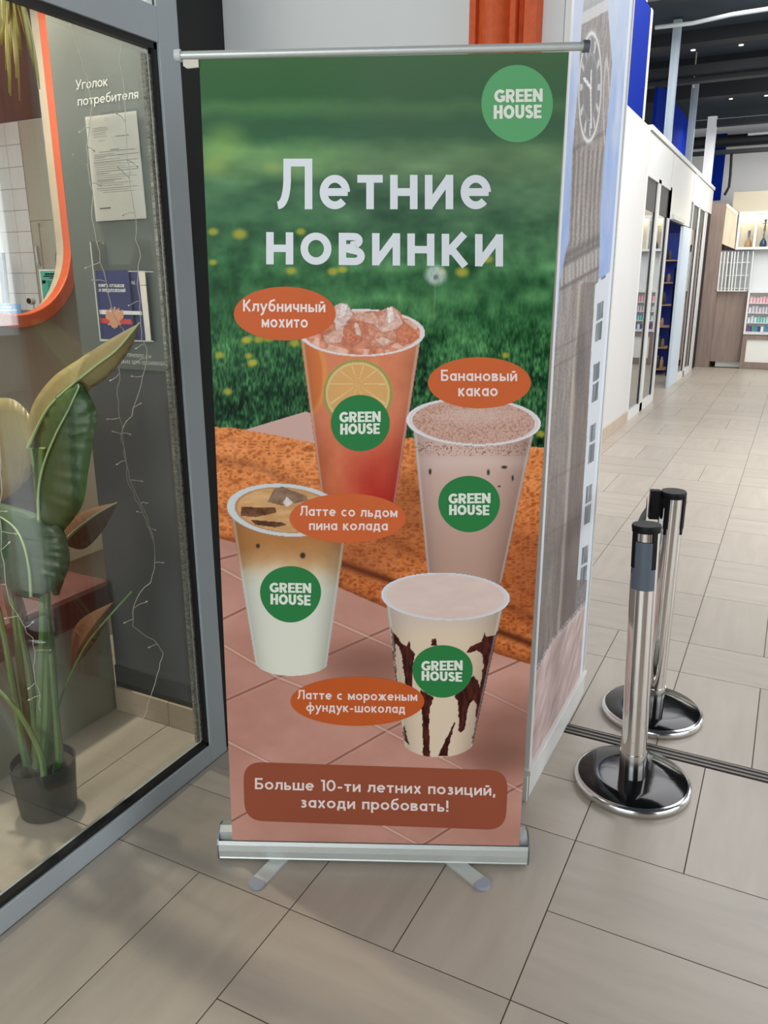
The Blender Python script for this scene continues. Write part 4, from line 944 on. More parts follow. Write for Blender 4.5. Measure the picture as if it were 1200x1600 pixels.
card('menu_card', [(60.5, 421), (94, 421), (104, 475), (67, 481)], 3.46, M['paper'], 'teal and white menu card standing on the counter behind the opening', 'menu card',
     [([(62.5, 423.5), (93, 423), (99, 468), (68, 469)], M['teal']), (Lr(70, 427, 90, 429.4), M['white_text']), (Lr(68.5, 430.5, 91, 432.6), M['white_text']), (Lr(77, 433.8, 91, 435.2), M['white_text']), (Lr(66, 438, 71.5, 443), M['pink_card']),
      (Lr(73, 439, 80, 440), M['white_text']), (Lr(74, 442, 80, 443), M['white_text']), (Lr(74, 445, 80, 446), M['white_text']), (Lr(75, 448, 80, 449), M['white_text']), (Lr(75, 451, 80, 452), M['white_text']), (Lr(83, 439, 93, 440), M['white_text']), (Lr(84, 443, 94, 444), M['white_text']), (Lr(84, 447, 94, 448), M['white_text']), (Lr(71, 460, 80, 461), M['white_text']), (Lr(83, 460, 91, 461), M['white_text']), ([(69, 471), (74, 469), (82, 469), (85, 474), (80, 478), (71, 478)], M['orange_print'])])
card('pink_card', [(95, 421), (112, 420), (112, 452), (98, 466)], 3.50, M['pink_card'], 'pale pink card right of the teal menu card', 'menu card')
card('blue_card', [(0, 475), (31, 475), (34, 497), (10, 500), (-4, 494)], 3.44, M['sky_card'], 'small sky blue sign at the left end of the counter', 'sign', [(Lr(4, 479, 19, 481.2), M['white_text']), (Lr(1, 483.5, 27, 486), M['white_text']), (Lr(8, 489, 14, 491), M['teal'])])
wc = onY(52, 470, 3.5); o = empty('webcam', (wc[0], 3.5, cz), label='small white round camera with black face on the counter', cat='camera')
rel(mk('camera_body', tube([(wc[0], 3.47, wc[2]), (wc[0], 3.50, wc[2])], .022, 20), M['sf_white'], smooth=True), o); rel(mk('camera_face', tube([(wc[0], 3.464, wc[2]), (wc[0], 3.4705, wc[2])], .017, 20), M['plastic']), o)
rel(mk('camera_stand', tube([(wc[0], 3.50, wc[2]-.02), (wc[0]+.004, 3.49, cz+.006), (wc[0]-.02, 3.48, cz)], .004, 8), M['sf_white']), o)
rc = onY(62, 478, 3.52); tag(mk('red_cup', lathe([(.016, 0), (.020, .045), (.021, .047), (.018, .046)], 16, (rc[0], 3.54), cz), M['red'], smooth=True), 'small dark red cup between the camera and the menu card', 'cup')
# bench
bn = empty('bench', (-2.38, .4, 0), label='long wall bench with plum seat on a pale laminate base', cat='bench')
rel(mk('bench_base', box(-2.628, -2.142, -1.6, 1.938, .0, .405), M['bench_base']), bn)
rel(mk('seat', box(-2.628, -2.105, -1.6, 1.936, .407, .535), M['upholstery'], bevel=.02), bn)
pl_ = mk('cushion', box(-.19, .19, -.06, .06, -.17, .17), M['pillow'], bevel=.05); pl_.location = (-2.47, 1.80, .755); pl_.rotation_euler = (.1, math.radians(-22), math.radians(80)); tag(pl_, 'dark grey square cushion on the bench against the wall stub', 'cushion')
pl2 = mk('cushion', box(-.2, .2, -.06, .06, -.17, .17), M['upholstery'], bevel=.05); pl2.location = (-2.44, 1.30, .775); pl2.rotation_euler = (.1, math.radians(-20), math.radians(84)); tag(pl2, 'plum brown cushion on the bench behind the plant', 'cushion')
# ---- notices on the board
BY = 1.9305
def surfY(Y):
    return lambda px, py, d=0.0: onY(px, py, Y-d)
def free_text(name, items, m, sf, d=0.0, parent=None, **k):
    V, F = [], []
    for s, L, Rr, cap in items:
        v, f = put_text(name, s, m, None, sf, L, Rr, cap, depth=d, **k); n0 = len(V); V += v; F += [tuple(i+n0 for i in q) for q in f]
    return mk(name, (V, F), m, None)
tag(free_text('wall_lettering', [('Уголок', (118.5, 140.5), (168, 134), 15.5), ('потребителя', (121.5, 165.5), (216, 153.5), 15)], M['white_text'], surfY(BY), .0004, t=.12, gap=.10), 'large white two-line lettering at the top of the notice board', 'lettering')
tag(free_text('wall_lettering', [('ИП ПРИЛЕПО А.И.', (190, 556.5), (237, 560), 5.2), ('706708492 ОГРН 324246800129341', (176, 567), (265.5, 571.5), 5.2)], M['white_text'], surfY(BY), .0004, t=.13, gap=.14), 'small white registration lettering near the foot of the notice board', 'lettering')
def Yq(Y, pts, m, name, thick=.001): return mk(name, prism([(onY(*p, Y)[0], onY(*p, Y)[2]) for p in pts], lambda a, b, d: (a, d, b), Y, Y+thick), m)
dl = onY(180, 345, BY); doc = empty('document_pocket', (dl[0], BY, dl[2]), label='white typed document in a clear pocket under the large lettering', cat='notice')
rel(Yq(BY-.004, [(133, 183), (213, 173), (229, 341), (150, 346)], M['paper'], 'paper'), doc)
V, F = [], []
rr = random.Random(4)
def dq(u, v):  # bilinear on the sheet
    a = np.array((133, 183)); b = np.array((213, 173)); c_ = np.array((229, 341)); d_ = np.array((150, 346))
    return tuple(a*(1-u)*(1-v)+b*u*(1-v)+c_*u*v+d_*(1-u)*v)
for v_, u0, u1, th in [(.115, .12, .40, .004), (.13, .12, .42, .004), (.145, .12, .40, .004), (.165, .10, .38, .003), (.18, .12, .36, .003), (.20, .12, .40, .003), (.24, .2, .35, .003), (.21, .55, .82, .006), (.33, .42, .6, .006), (.345, .2, .9, .005), (.37, .1, .5, .004), (.385, .1, .97, .005), (.40, .1, .3, .004), (.42, .1, .6, .003), (.44, .08, .95, .005), (.455, .08, .6, .003), (.47, .08, .9, .003), (.49, .1, .7, .003), (.51, .1, .95, .003), (.53, .1, .93, .005), (.55, .1, .35, .005), (.57, .1, .8, .003), (.59, .1, .9, .003), (.61, .1, .6, .005), (.625, .1, .45, .005), (.645, .1, .8, .003), (.665, .1, .6, .003), (.69, .08, .9, .004), (.71, .1, .7, .003), (.73, .2, .85, .003)]:
    q = [dq(u0, v_), dq(u1, v_), dq(u1, v_+th*1.2), dq(u0, v_+th*1.2)]; n0 = len(V); V += [tuple(onY(*p, BY-.0046)) for p in q]; F.append((n0, n0+1, n0+2, n0+3))
o = rel(mk('typed_lines', (V, F), M['ink']), doc)
q = [dq(.10, .875), dq(.32, .875), dq(.32, .885), dq(.10, .885)]; rel(mk('stamp_line', ([tuple(onY(*p, BY-.0046)) for p in q], [(0, 1, 2, 3)]), M['ink_dark']), doc)
rel(Yq(BY-.007, [(131, 180), (216, 168), (231, 343), (149, 349)], M['acrylic'], 'clear_pocket', .0015), doc)
pk = onY(190, 530, BY); hold = empty('brochure_holder', (pk[0], BY, pk[2]), label='clear acrylic brochure holder under the typed document', cat='holder')
rel(Yq(BY-.003, [(140, 377), (164, 376), (168, 414), (203, 413), (212, 374), (234, 374), (246, 532), (156, 533)], M['acrylic'], 'back_plate', .0015), hold)
rel(Yq(BY-.034, [(140, 378), (141.6, 378), (157.5, 530), (240, 532.5), (240, 534), (156, 533)], M['acrylic_edge'], 'edge_left', .001), hold)
rel(Yq(BY-.034, [(200, 423), (239, 424), (239.2, 425.5), (200, 424.5)], M['acrylic_edge'], 'edge_top', .001), hold)
bk1 = onY(175, 525, BY); book = empty('guest_book', (bk1[0], BY-.02, bk1[2]), label='navy, white and red complaints book with gold emblem in the clear holder', cat='book')
YB = BY-.020
rel(Yq(YB, [(149, 423), (200, 422), (211, 528), (158, 528)], M['book_blue'], 'cover', .008), book)
rel(Yq(YB-.001, [(155, 484), (221, 486.5), (222, 492), (156, 491)], M['book_white'], 'white_stripe', .0006), book)
rel(Yq(YB-.001, [(156, 497), (205, 499), (207, 507), (158, 505)], M['book_red'], 'red_stripe', .0006), book)
half = [(0, -19), (1.5, -16), (1.2, -13), (4, -14), (6.5, -16.5), (8, -14), (5.5, -12), (4.5, -9), (8, -11), (12.5, -14), (13.5, -8), (14, -2), (12, 3), (11, 0), (9.5, 5), (8.5, 2), (7, 7), (10.5, 9), (9.5, 12), (6, 10.5), (5, 13), (3.5, 16), (1.8, 14), (0, 18.5)]
em = [(179+a, 497+b*.98) for a, b in half]+[(179-a, 497+b*.98) for a, b in half[::-1][1:-1]]
rel(Yq(YB-.0016, em, M['gold'], 'gold_emblem', .0006), book)
rel(mk('cover_lettering', (lambda a: a)(join(*[put_text('x', s, None, None, surfY(YB-.0008), L, Rr, cap, t=.2, gap=.12, depth=.0) for s, L, Rr, cap in (('КНИГА ОТЗЫВОВ', (154, 448.5), (194, 449), 5), ('И ПРЕДЛОЖЕНИЙ', (154.5, 456), (196, 456.5), 5))])), M['white_text']), book)
b2p = onY(212, 528, BY); bk2 = empty('booklet', (b2p[0], BY-.012, b2p[2]), label='navy rules booklet half hidden behind the complaints book', cat='book')
rel(Yq(BY-.010, [(200.5, 423), (216, 423), (230, 531), (211, 528.5)], M['book_blue'], 'cover', .006), bk2); rel(Yq(BY-.0112, [(200, 423), (201.6, 423), (211.5, 528), (210, 528)], M['book_white'], 'spine_edge', .0006), bk2)
rel(mk('cover_lettering', put_text('x', 'ИЛА', None, None, surfY(BY-.0115), (201.5, 444.5), (211, 444.5), 5, t=.2, gap=.1), M['white_text']), bk2)
tag(Yq(BY-.016, [(216, 423), (226, 423.5), (236, 533), (228, 533)], M['paper'], 'folded_sheet', .002), 'folded white sheet at the right side of the holder', 'paper')
# ---- fairy lights hanging inside the glass
FXP = GX-.075
def fairy(pts, label, seed, dens=24):
    r = random.Random(seed); P = [onX(*p, FXP) for p in pts]; t = empty('fairy_light_string', tuple(P[-1]), label=label, cat='fairy lights')
    # smooth and wiggle
    Q = []
    for a, b in zip(P[:-1], P[1:]):
        k = max(2, int(np.linalg.norm(b-a)/.02))
        for i in range(k): Q.append(a+(b-a)*i/k+np.array([r.uniform(-.003, .003), r.uniform(-.0025, .0025), 0]))
    Q.append(P[-1]); rel(mk('wire', tube(Q, .0011, 5), M['bulb_wire'], smooth=True), t)
    for i in range(3, len(Q)-1, 2):
        if r.random() < dens/58:
            s = r.choice((-1, 1)); L = r.uniform(.02, .05); d = np.array([r.uniform(-.3, .3)*.5, s*.9, r.uniform(-.45, .55)])
            a = Q[i]; b = a+d*L*.5+np.array([0, 0, r.uniform(-.004, .006)]); c_ = a+d*L
            tw_ = rel(mk('twig', tube([a, b, c_], .0009, 4), M['bulb_wire']), t)
            lb = mk('bulb', tube([c_, c_+_unit(d)*.004, c_+_unit(d)*.007], [.0015, .0027, .001], 6), M['bulb_wire'], smooth=True); lb.parent = tw_
    return t
fairy([(108, 33), (118, 60), (128, 95), (137, 120), (142, 160), (143, 185), (137, 230), (137, 260), (143, 300), (145, 340), (150, 378), (158, 410), (165, 440), (172, 470), (182, 503), (195, 515), (193, 540), (185, 565), (188, 583), (183, 605), (185, 640), (191, 665), (193, 690), (197, 715), (197, 745), (212, 780), (222, 800), (235, 830), (241, 850), (243, 880), (235, 910), (220, 925), (210, 945), (206, 957), (209, 978), (222, 991), (240, 1000), (252, 1015), (254, 1022), (250, 1035), (245, 1055), (238, 1080), (228, 1110), (221, 1130)],
      'longest fairy light string, hanging left of the typed document down to the floor', 11)
fairy([(190, 66), (188, 95), (192, 125), (195, 155), (196, 175), (199, 250), (208, 320), (213, 345), (213, 375), (218, 400), (215, 430), (218, 470), (222, 530), (231, 545), (228, 575), (220, 600), (213, 625), (205, 650), (192, 668), (190, 688), (196, 720), (203, 750), (215, 778), (229, 806), (238, 836), (241, 852)],
      'shorter fairy light string hanging in front of the right edge of the document', 12)
fairy([(-14, 560), (-4, 660), (0, 740), (3, 770), (-2, 800), (0, 830), (2, 860), (7, 880), (9, 913), (17, 943), (30, 963), (37, 980), (50, 997), (54, 1017), (52, 1043), (55, 1067), (63, 1087), (60, 1100), (63, 1110)], 'leftmost fairy light string, in front of the potted plant', 13)
# ---- potted plant
pc = onZ(77, 1262, 0.0); PXc, PYc = pc[0], pc[1]
plant = empty('potted_plant', (PXc, PYc, 0), label='tall broad-leaved potted plant behind the glass', cat='plant')
pot = mk('pot', lathe([(.078, 0.001), (.082, .004), (.094, .165), (.095, .17), (.091, .17), (.088, .145)], 40), M['pot'], plant, smooth=True)
mk('soil', lathe([(.084, .13), (.084, .142), (.04, .150)], 24), M['soil'], pot)
def Pp(px, py, dy=0.0): return onY(px, py, PYc+dy)
stems = [([(62, 1226), (64, 1130), (66, 1040), (68, 960), (64, 850), (62, 800)], .0075, -.01), ([(68, 1230), (74, 1120), (73, 1020), (71, 920), (68, 820), (66, 700)], .008, .0), ([(76, 1230), (80, 1130), (78, 1030), (74, 950), (74, 870)], .008, .015),
         ([(82, 1226), (84, 1140), (82, 1050), (76, 980), (70, 900), (60, 760), (50, 700)], .007, .025), ([(52, 1218), (46, 1150), (38, 1090), (28, 1010), (20, 930), (6, 870)], .0065, .02), ([(46, 1214), (34, 1150), (22, 1080), (8, 1000), (-8, 930)], .0065, -.015),
         ([(58, 1222), (56, 1150), (48, 1060), (34, 990), (30, 960)], .006, .01), ([(88, 1216), (84, 1160), (90, 1110), (108, 1060), (140, 1000), (205, 925)], .0022, .03), ([(72, 1238), (64, 1180), (40, 1130), (14, 1095), (-10, 1070)], .005, -.05), ([(90, 1220), (92, 1170), (88, 1120), (80, 1020)], .0065, .0)]
for pts, r_, dy in stems:
    P = [Pp(x, y, dy)-np.array([PXc, PYc, 0]) for x, y in pts]; P[0][2] = max(P[0][2], .135)
    Q = []
    for i in range(len(P)-1):
        for k in range(4):
            t = k/4; a = P[max(i-1, 0)]; b = P[i]; c_ = P[i+1]; d_ = P[min(i+2, len(P)-1)]
            Q.append(.5*((2*b)+(-a+c_)*t+(2*a-5*b+4*c_-d_)*t*t+(-a+3*b-3*c_+d_)*t**3))
    Q.append(P[-1]); n = len(Q); mk('stem', tube(Q, [r_*1.45*(1.5-.8*i/n) for i in range(n)], 8), M['stem'], plant, smooth=True)
def leaf(sp, le, ri, m, dy, bow=.03, rib=True, label=None):
    def interp(pts, t):
        k = t*(len(pts)-1); i = min(int(k), len(pts)-2); f = k-i; a = np.array(pts[max(i-1, 0)], float); b = np.array(pts[i], float); c_ = np.array(pts[i+1], float); d_ = np.array(pts[min(i+2, len(pts)-1)], float)
        return .5*((2*b)+(-a+c_)*f+(2*a-5*b+4*c_-d_)*f*f+(-a+3*b-3*c_+d_)*f**3)
    n = 28; V, F = [], []; O = np.array([PXc, PYc, 0])
    for i in range(n+1):
        t = i/n; s, l, r_ = interp(sp, t), interp(le, t), interp(ri, t)
        rip = .004*math.sin(t*70)
        for j, w in enumerate((-1, -.66, -.33, 0, .33, .66, 1)):
            p = s+(l-s)*(-w) if w < 0 else s+(r_-s)*w
            V.append(Pp(p[0], p[1], dy+bow*(1-abs(w))**.8*-1+rip*abs(w)+.06*t)-O)
    for i in range(n):
        for j in range(6): a = i*7+j; F.append((a, a+1, a+8, a+7))
    o = mk('leaf', (V, F), m, plant, smooth=True)
    so = o.modifiers.new('s', 'SOLIDIFY'); so.thickness = .0012
    if label: o['label'] = label
    if rib:
        c_ = [V[i*7+3]+np.array([0, -.003, 0]) for i in range(n+1)]
        mk('midrib', tube(c_, [.0038*(1-.7*i/n)+.0006 for i in range(n+1)], 6), M['midrib'], o, smooth=True)
    return o
leaf([(45, 700), (75, 640), (110, 605), (150, 572), (185, 545), (219, 504)], [(40, 700), (48, 640), (80, 592), (125, 560), (172, 530), (219, 504)], [(60, 700), (95, 660), (140, 610), (170, 588), (204, 545), (219, 504)], M['leaf_dry'], .06, label='long olive brown drying leaf')
leaf([(62, 812), (62, 765), (70, 725), (88, 680), (106, 645), (124, 606)], [(60, 812), (52, 760), (55, 715), (68, 655), (88, 618), (124, 596)], [(98, 832), (128, 790), (138, 735), (147, 680), (150, 640), (128, 597)], M['leaf'], .0)
leaf([(72, 700), (50, 690), (20, 682), (-40, 690)], [(72, 700), (46, 648), (14, 622), (-40, 630)], [(72, 700), (46, 745), (14, 775), (-40, 810)], M['leaf_dry'], .09, rib=False)
leaf([(50, 932), (47, 890), (38, 850), (20, 820), (-20, 795)], [(40, 935), (10, 915), (-8, 880), (-20, 840), (-30, 795)], [(60, 935), (100, 905), (108, 860), (80, 812), (-20, 780)], M['leaf_dark'], -.05)
leaf([(98, 850), (120, 828), (150, 805), (184, 785)], [(98, 850), (110, 815), (140, 795), (184, 785)], [(98, 850), (130, 858), (160, 830), (184, 785)], M['leaf_brown'], .12, label='brown drying leaf')
leaf([(110, 1050), (125, 1010), (148, 975), (178, 940)], [(110, 1050), (112, 995), (130, 965), (178, 940)], [(110, 1050), (140, 1015), (165, 975), (178, 940)], M['leaf_brown'], .10, rib=False)
leaf([(66, 790), (74, 830), (84, 870), (88, 930)], [(62, 790), (60, 830), (64, 880), (84, 930)], [(70, 790), (96, 820), (108, 870), (92, 930)], M['leaf'], .03, rib=False)
leaf([(10, 880), (18, 930), (30, 970), (48, 998)], [(8, 880), (6, 930), (22, 985), (48, 998)], [(14, 880), (30, 920), (42, 960), (48, 998)], M['leaf_brown'], .02, rib=False)
# ---- hanging plant at the top left
hc = onY(10, -60, 1.75); hang = empty('hanging_fern', tuple(hc), label='olive green hanging plant with narrow drooping leaves at the top of the glazing', cat='plant')
mk('hanger_pot', lathe([(.05, -.02), (.07, .05), (.072, .055), (.06, .05)], 20), M['pot'], hang, smooth=True)
r = random.Random(5)
ends = [(8, 110), (20, 60), (22, 118), (27, 122), (12, 146), (35, 158), (0, 70), (30, 40), (40, 50), (38, 78), (44, 72), (60, 138), (50, 100), (5, 60), (15, 85), (48, 62), (-6, 100), (26, 82), (33, 90), (-12, 80), (44, 90), (30, 20), (18, 40)]
for i, (x, y) in enumerate(ends*2):
    x += r.uniform(-5, 5); y += r.uniform(-14, 5)*(i >= len(ends)); Yd = 1.75+r.uniform(-.05, .05); e = onY(x, y, Yd)-hc; m_ = onY(8+(x-8)*.75+r.uniform(-3, 3), -30+(y+30)*.4, Yd-.02)-hc
    w = r.uniform(.004, .009); V = []; n = 10
    for k in range(n+1):
        t = k/n; p = (1-t)**2*np.array([0, 0, .04])+2*t*(1-t)*m_+t*t*e; ww = w*math.sin(PI*min(1, t*.92+.06))**.7
        V += [p+np.array([ww, 0, 0]), p+np.array([0, -.003, 0]), p-np.array([ww, 0, 0])]
    F = []
    for k in range(n):
        a = 3*k; F += [(a, a+1, a+4, a+3), (a+1, a+2, a+5, a+4)]
    mk('leaf', (V, F), M['fern'], hang, smooth=True)
# ================================================================== CORRIDOR WALL AND STOREFRONT
W = -1.62
tag(mk('wall_left', box(W-.13, W, 2.838, 9.25, 0, 3.07), M['white_wall']), 'smooth white wall along the left of the corridor', kind='structure')
tag(mk('baseboard_left', box(W, W+.012, 2.842, 9.24, 0, .13), M['skirt_tile'], bevel=.002), 'beige stone skirting below the white corridor wall', kind='structure')
tag(mk('wall_upper_panel', box(W-.03, W, 7.2, 8.742, 3.071, 4.02), M['blue']), 'cobalt blue panel rising above the white corridor wall', kind='structure')
tag(mk('wall_upper_return', box(W-.12, W+.004, 8.744, 8.84, 3.071, 4.03), M['sf_white']), 'white upright beside the nearest cobalt panel', kind='structure')
sf = tag(mk('wall_storefront', box(W-.06, W-.02, 9.25, 15.88, 2.30, 3.05), M['sf_joint']), 'white panelled shopfront header along the corridor', kind='structure')
for a, b, z0, z1 in ((9.26, 10.95, 2.66, 3.04), (10.98, 13.08, 2.30, 3.04), (13.11, 15.04, 2.66, 3.04), (15.07, 15.86, 2.66, 3.04)): mk('panel', box(W-.02, W, a, b, z0, z1), M['sf_white'], sf)
tag(mk('trim_4', box(W-.07, W+.02, 9.25, 15.88, 3.051, 3.10), M['sf_white']), 'white top rail of the shopfront', kind='structure')
w2 = tag(mk('window_2', join(box(W-.05, W, 9.25, 9.33, 0, 2.66), box(W-.05, W, 10.07, 10.24, .0, 2.66), box(W-.05, W, 10.98, 11.10, 0, 2.66), box(W-.05, W, 9.33, 10.98, 0, .10), box(W-.05, W, 9.33, 10.98, 2.62, 2.66)), M['sf_white']), 'white framed shop window left of the shop door', kind='structure')
for a, b in ((9.345, 10.055), (10.255, 10.965)):
    p_ = mk('pane', box(W-.03, W-.024, a, b, .105, 2.615), M['sf_glass'], w2); mk('gasket', join(box(W-.022, W-.014, b-.03, b, .1, 2.62), box(W-.022, W-.018, a, a+.012, .1, 2.62)), M['gasket'], w2)
w3 = tag(mk('window_3', join(box(W-.05, W, 13.34, 13.40, 0, 2.66), box(W-.05, W, 14.10, 14.22, 0, 2.66), box(W-.05, W, 14.98, 15.10, 0, 2.66), box(W-.05, W, 13.4, 15.0, 0, .10), box(W-.05, W, 15.25, 15.33, 0, 2.66), box(W-.05, W, 13.4, 15.3, 2.64, 2.66)), M['sf_white']), 'white framed shop window right of the shop door', kind='structure')
for a, b in ((13.42, 14.09), (14.24, 14.96), (15.11, 15.24)): mk('pane', box(W-.03, W-.024, a, b, .105, 2.63), M['sf_glass'], w3); mk('gasket', box(W-.022, W-.014, b-.03, b, .1, 2.63), M['gasket'], w3)
tag(mk('wall_storefront_end', box(W-.2, W-.01, 15.34, 15.88, 0, 2.66), M['black']), 'dark gap between the shop window and the wooden kiosk column', kind='structure')
dl_ = tag(mk('door_2', join(box(W-.045, W-.002, 12.52, 13.33, 0, 2.29)), M['alu_leaf'], bevel=.004), 'pale blue-white fixed leaf beside the open shop doorway', kind='structure')
mk('door_closer', box(W-.03, W+.03, 11.25, 12.3, 2.305, 2.36), M['alu'], dl_)
# shop interior behind the storefront
tag(mk('wall_shop_back', join(box(-5.1, -5.0, 9.2, 16.0, 0, 3.0), box(-5.0, W-.21, 15.6, 15.7, 0, 3.0)), M['navy']), 'deep blue back wall inside the shop', kind='structure')
tag(mk('wall_shop_side', join(box(-5.0, -1.76, 9.1, 9.2, 0, 3.0), box(-2.62, -2.56, 9.2, 11.3, 0, 3.0)), M['grey_int']), 'grey partition behind the shop window', kind='structure')
tag(mk('ceiling_shop', box(-5.1, W-.07, 9.1, 16.0, 3.0, 3.05), M['sf_white']), 'white shop ceiling', kind='structure')
# display shelves behind the left window
ds = empty('window_display', (-2.35, 10.15, 0), label='white shelf unit with packets behind the left shop window', cat='shelf')
rel(mk('unit_sides', join(box(-2.55, -2.2, 9.4, 9.43, 0, 2.2), box(-2.55, -2.2, 10.9, 10.93, 0, 2.2)), M['sf_white']), ds)
for z in (.3, .62, .80, .98, 1.18, 1.42, 1.95, 2.2): rel(mk('shelf', box(-2.55, -2.2, 9.431, 10.899, z-.012, z+.012), M['sf_white']), ds)
ORD = ['first', 'second', 'third', 'fourth', 'fifth', 'sixth', 'seventh', 'eighth', 'ninth', 'tenth', 'eleventh', 'twelfth', 'thirteenth', 'fourteenth', 'fifteenth', 'sixteenth']
SHN = {.62: 'lowest', .80: 'second lowest', .98: 'middle', 1.18: 'second highest', 1.42: 'highest'}
rg = random.Random(9); pcols = [mat('packet_colour', c, .5) for c in ((196, 150, 170), (190, 190, 200), (120, 160, 120), (170, 130, 90), (200, 196, 180), (110, 130, 170))]
for z in (.62, .80, .98, 1.18, 1.42):
    for k in range(9):
        y = 9.5+k*.155; o = mk('packet', box(-2.34, -2.24, y, y+rg.uniform(.09, .13), z+.0125, z+rg.uniform(.09, .15)), pcols[rg.randrange(6)]); tag(o, f'packet {ORD[k]} from the left on the {SHN[z]} display shelf behind the left shop window', 'packet', 'packets behind the left shop window')
# goods rack in the doorway
RY = 14.2
rk = empty('goods_rack', (onY(1040, 480, RY)[0], RY, 0), label='tall rack of jars against the blue wall inside the open doorway', cat='rack')
xl, xr = onY(1022, 480, RY)[0], onY(1050, 480, RY)[0]+.05
rel(mk('back_panel', box(xl, xr, RY+.42, RY+.44, 0, 2.3), M['navy']), rk)
rel(mk('rack_post', tube([(xr, RY-.05, 0), (xr-.02, RY-.05, 1.75)], .045, 12), M['plastic'], smooth=True), rk)
zs = [onY(1040, p, RY)[2] for p in (406, 441, 476, 510, 543, 577)]
for z in zs: rel(mk('shelf', box(xl, xr-.07, RY, RY+.41, max(z, .06)-.02, max(z, .06)), M['shelf_wood']), rk)
jm = [mat('jar_tone', c, .25) for c in ((30, 30, 34), (70, 58, 44), (150, 120, 80), (60, 80, 70), (206, 206, 200), (196, 150, 96))]
for zi, z in enumerate(zs):
    z = max(z, .06); x = xl+.06; jc = 0
    while x < xr-.14:
        rr_ = rg.uniform(.022, .034); hh = rg.uniform(.12, .24) if zi > 0 else rg.uniform(.14, .2)
        cidx = rg.choice((0, 0, 1, 2, 3, 4, 5)) if zi not in (0, 2) else rg.choice((0, 1, 2))
        o = mk('jar', lathe([(rr_*.9, 0.0005), (rr_, .01), (rr_, hh*.7), (rr_*.6, hh*.85), (rr_*.62, hh)], 14, (x, RY+.08), z), jm[cidx], smooth=True); tag(o, f'jar or bottle {ORD[jc]} from the left on the {ORD[zi]} shelf down of the doorway rack', 'jar', 'jars on the doorway rack'); jc += 1; x += rr_*2+rg.uniform(.004, .014)
# posts and panels above the storefront
for a, b, z1, nm in ((10.60, 11.07, 4.40, 'nearer'), (12.55, 13.35, 4.16, 'farther')):
    tag(mk('upright_post', join(box(W-.085, W, a, a+.09, 3.10, z1), box(W-.06, W+.004, a+.03, a+.06, 3.10, z1), box(W-.05, W-.03, a-.004, a, 3.10, z1)), M['alu_post']), f'{nm} pale metal upright above the shopfront', 'post')
tag(mk('blue_sign_panel', box(W-.40, W-.36, 11.6, 14.98, 3.06, 4.0), M['blue']), 'cobalt blue panel behind the metal uprights above the shopfront', 'panel')
tag(mk('white_upright', box(W-.12, W+.02, 15.0, 15.14, 3.101, 4.1), M['sf_white']), 'thin white upright at the end of the far blue panel', 'post')
tag(mk('far_blue_panel', box(-1.90, -1.62, 17.15, 17.199, 3.0, 4.15), M['blue']), 'farthest blue panel above the wooden kiosk column', 'panel')
for (px, py, nm) in ((1009, 16, 'eyelet over the nearest blue panel'), (1084, 129, 'eyelet over the farther metal upright')):
    p = onX(px, py, W-.02); n = 20; pts = [p+np.array([0, .07*math.cos(a), .05*math.sin(a)+.0]) for a in [2*PI*i/n for i in range(n+1)]]
    tag(mk('eyelet', join(tube(pts, .014, 6), tube([p+np.array([0, 0, .05]), (p[0], p[1], 4.42)], .008, 5)), M['alu']), 'round metal '+nm, 'eyelet')
# ceiling services
a_, b_ = onZ(1024, 43, 4.28), onZ(1230, 8, 4.28)
tag(mk('ceiling_conduit', tube([a_, (a_*.7+b_*.3)+np.array([0, 0, -.02]), (a_*.4+b_*.6), b_+np.array([.6, 0, 0])], .022, 8), M['conduit'], smooth=True), 'thin white conduit crossing under the dark ceiling', 'conduit')
for py, zz, hh in ((110, 3.98, .10), (123, 3.92, .05), (196, 3.95, .10), (240, 3.62, .06)):
    p = onZ(1130, py, zz)
    if p[1] > 17: p = onY(1130, py, 16.9)
    tag(mk('ceiling_beam', box(-3.2, 6.5, p[1], p[1]+.14, p[2], p[2]+hh), M['beam']), {110: 'nearest black service rail under the ceiling', 123: 'thin black rail just beyond the nearest rail', 196: 'third black rail under the far ceiling', 240: 'farthest black rail against the white end wall'}[py], 'rail')
p = onY(1140, 243, 16.9)
tag(mk('ceiling_duct', tube([(-3.0, 16.7, p[2]+.22), (6.5, 16.7, p[2]+.22)], .10, 14), M['beam'], smooth=True), 'black round duct along the far end under the ceiling', 'duct')
tag(mk('light_batten', box(-1.2, 3.5, 16.2, 16.26, onY(1160, 212, 16.2)[2], onY(1160, 212, 16.2)[2]+.03), M['conduit']), 'slim white batten below the far ceiling', 'batten')
for (px, py, nm) in ((1083, 79, 'left one of two nearest'), (1158, 71, 'right one of two nearest'), (1026, 167, 'leftmost of the far row of'), (1142, 155, 'third from left in the far row of'), (1086, 160, 'second from left in the far row of'), (1197, 150, 'rightmost of the far row of')):
    p = onZ(px, py, 4.41); tag(mk('ceiling_spot', lathe([(.03, 0), (.03, .008)], 12, (p[0], p[1]), 4.41), M['led_soft']), nm+' tiny white spot lights in the dark ceiling', 'light', 'tiny ceiling spots')
cb = [onY(1143, 240, 16.0), onY(1142, 258, 16.0), onY(1141, 275, 16.0), onY(1139, 292, 16.0), onY(1132, 305, 16.0)]
tag(mk('hanging_cable', tube(cb, .022, 8), M['plastic'], smooth=True), 'black cable drooping above the wooden kiosk', 'cable')
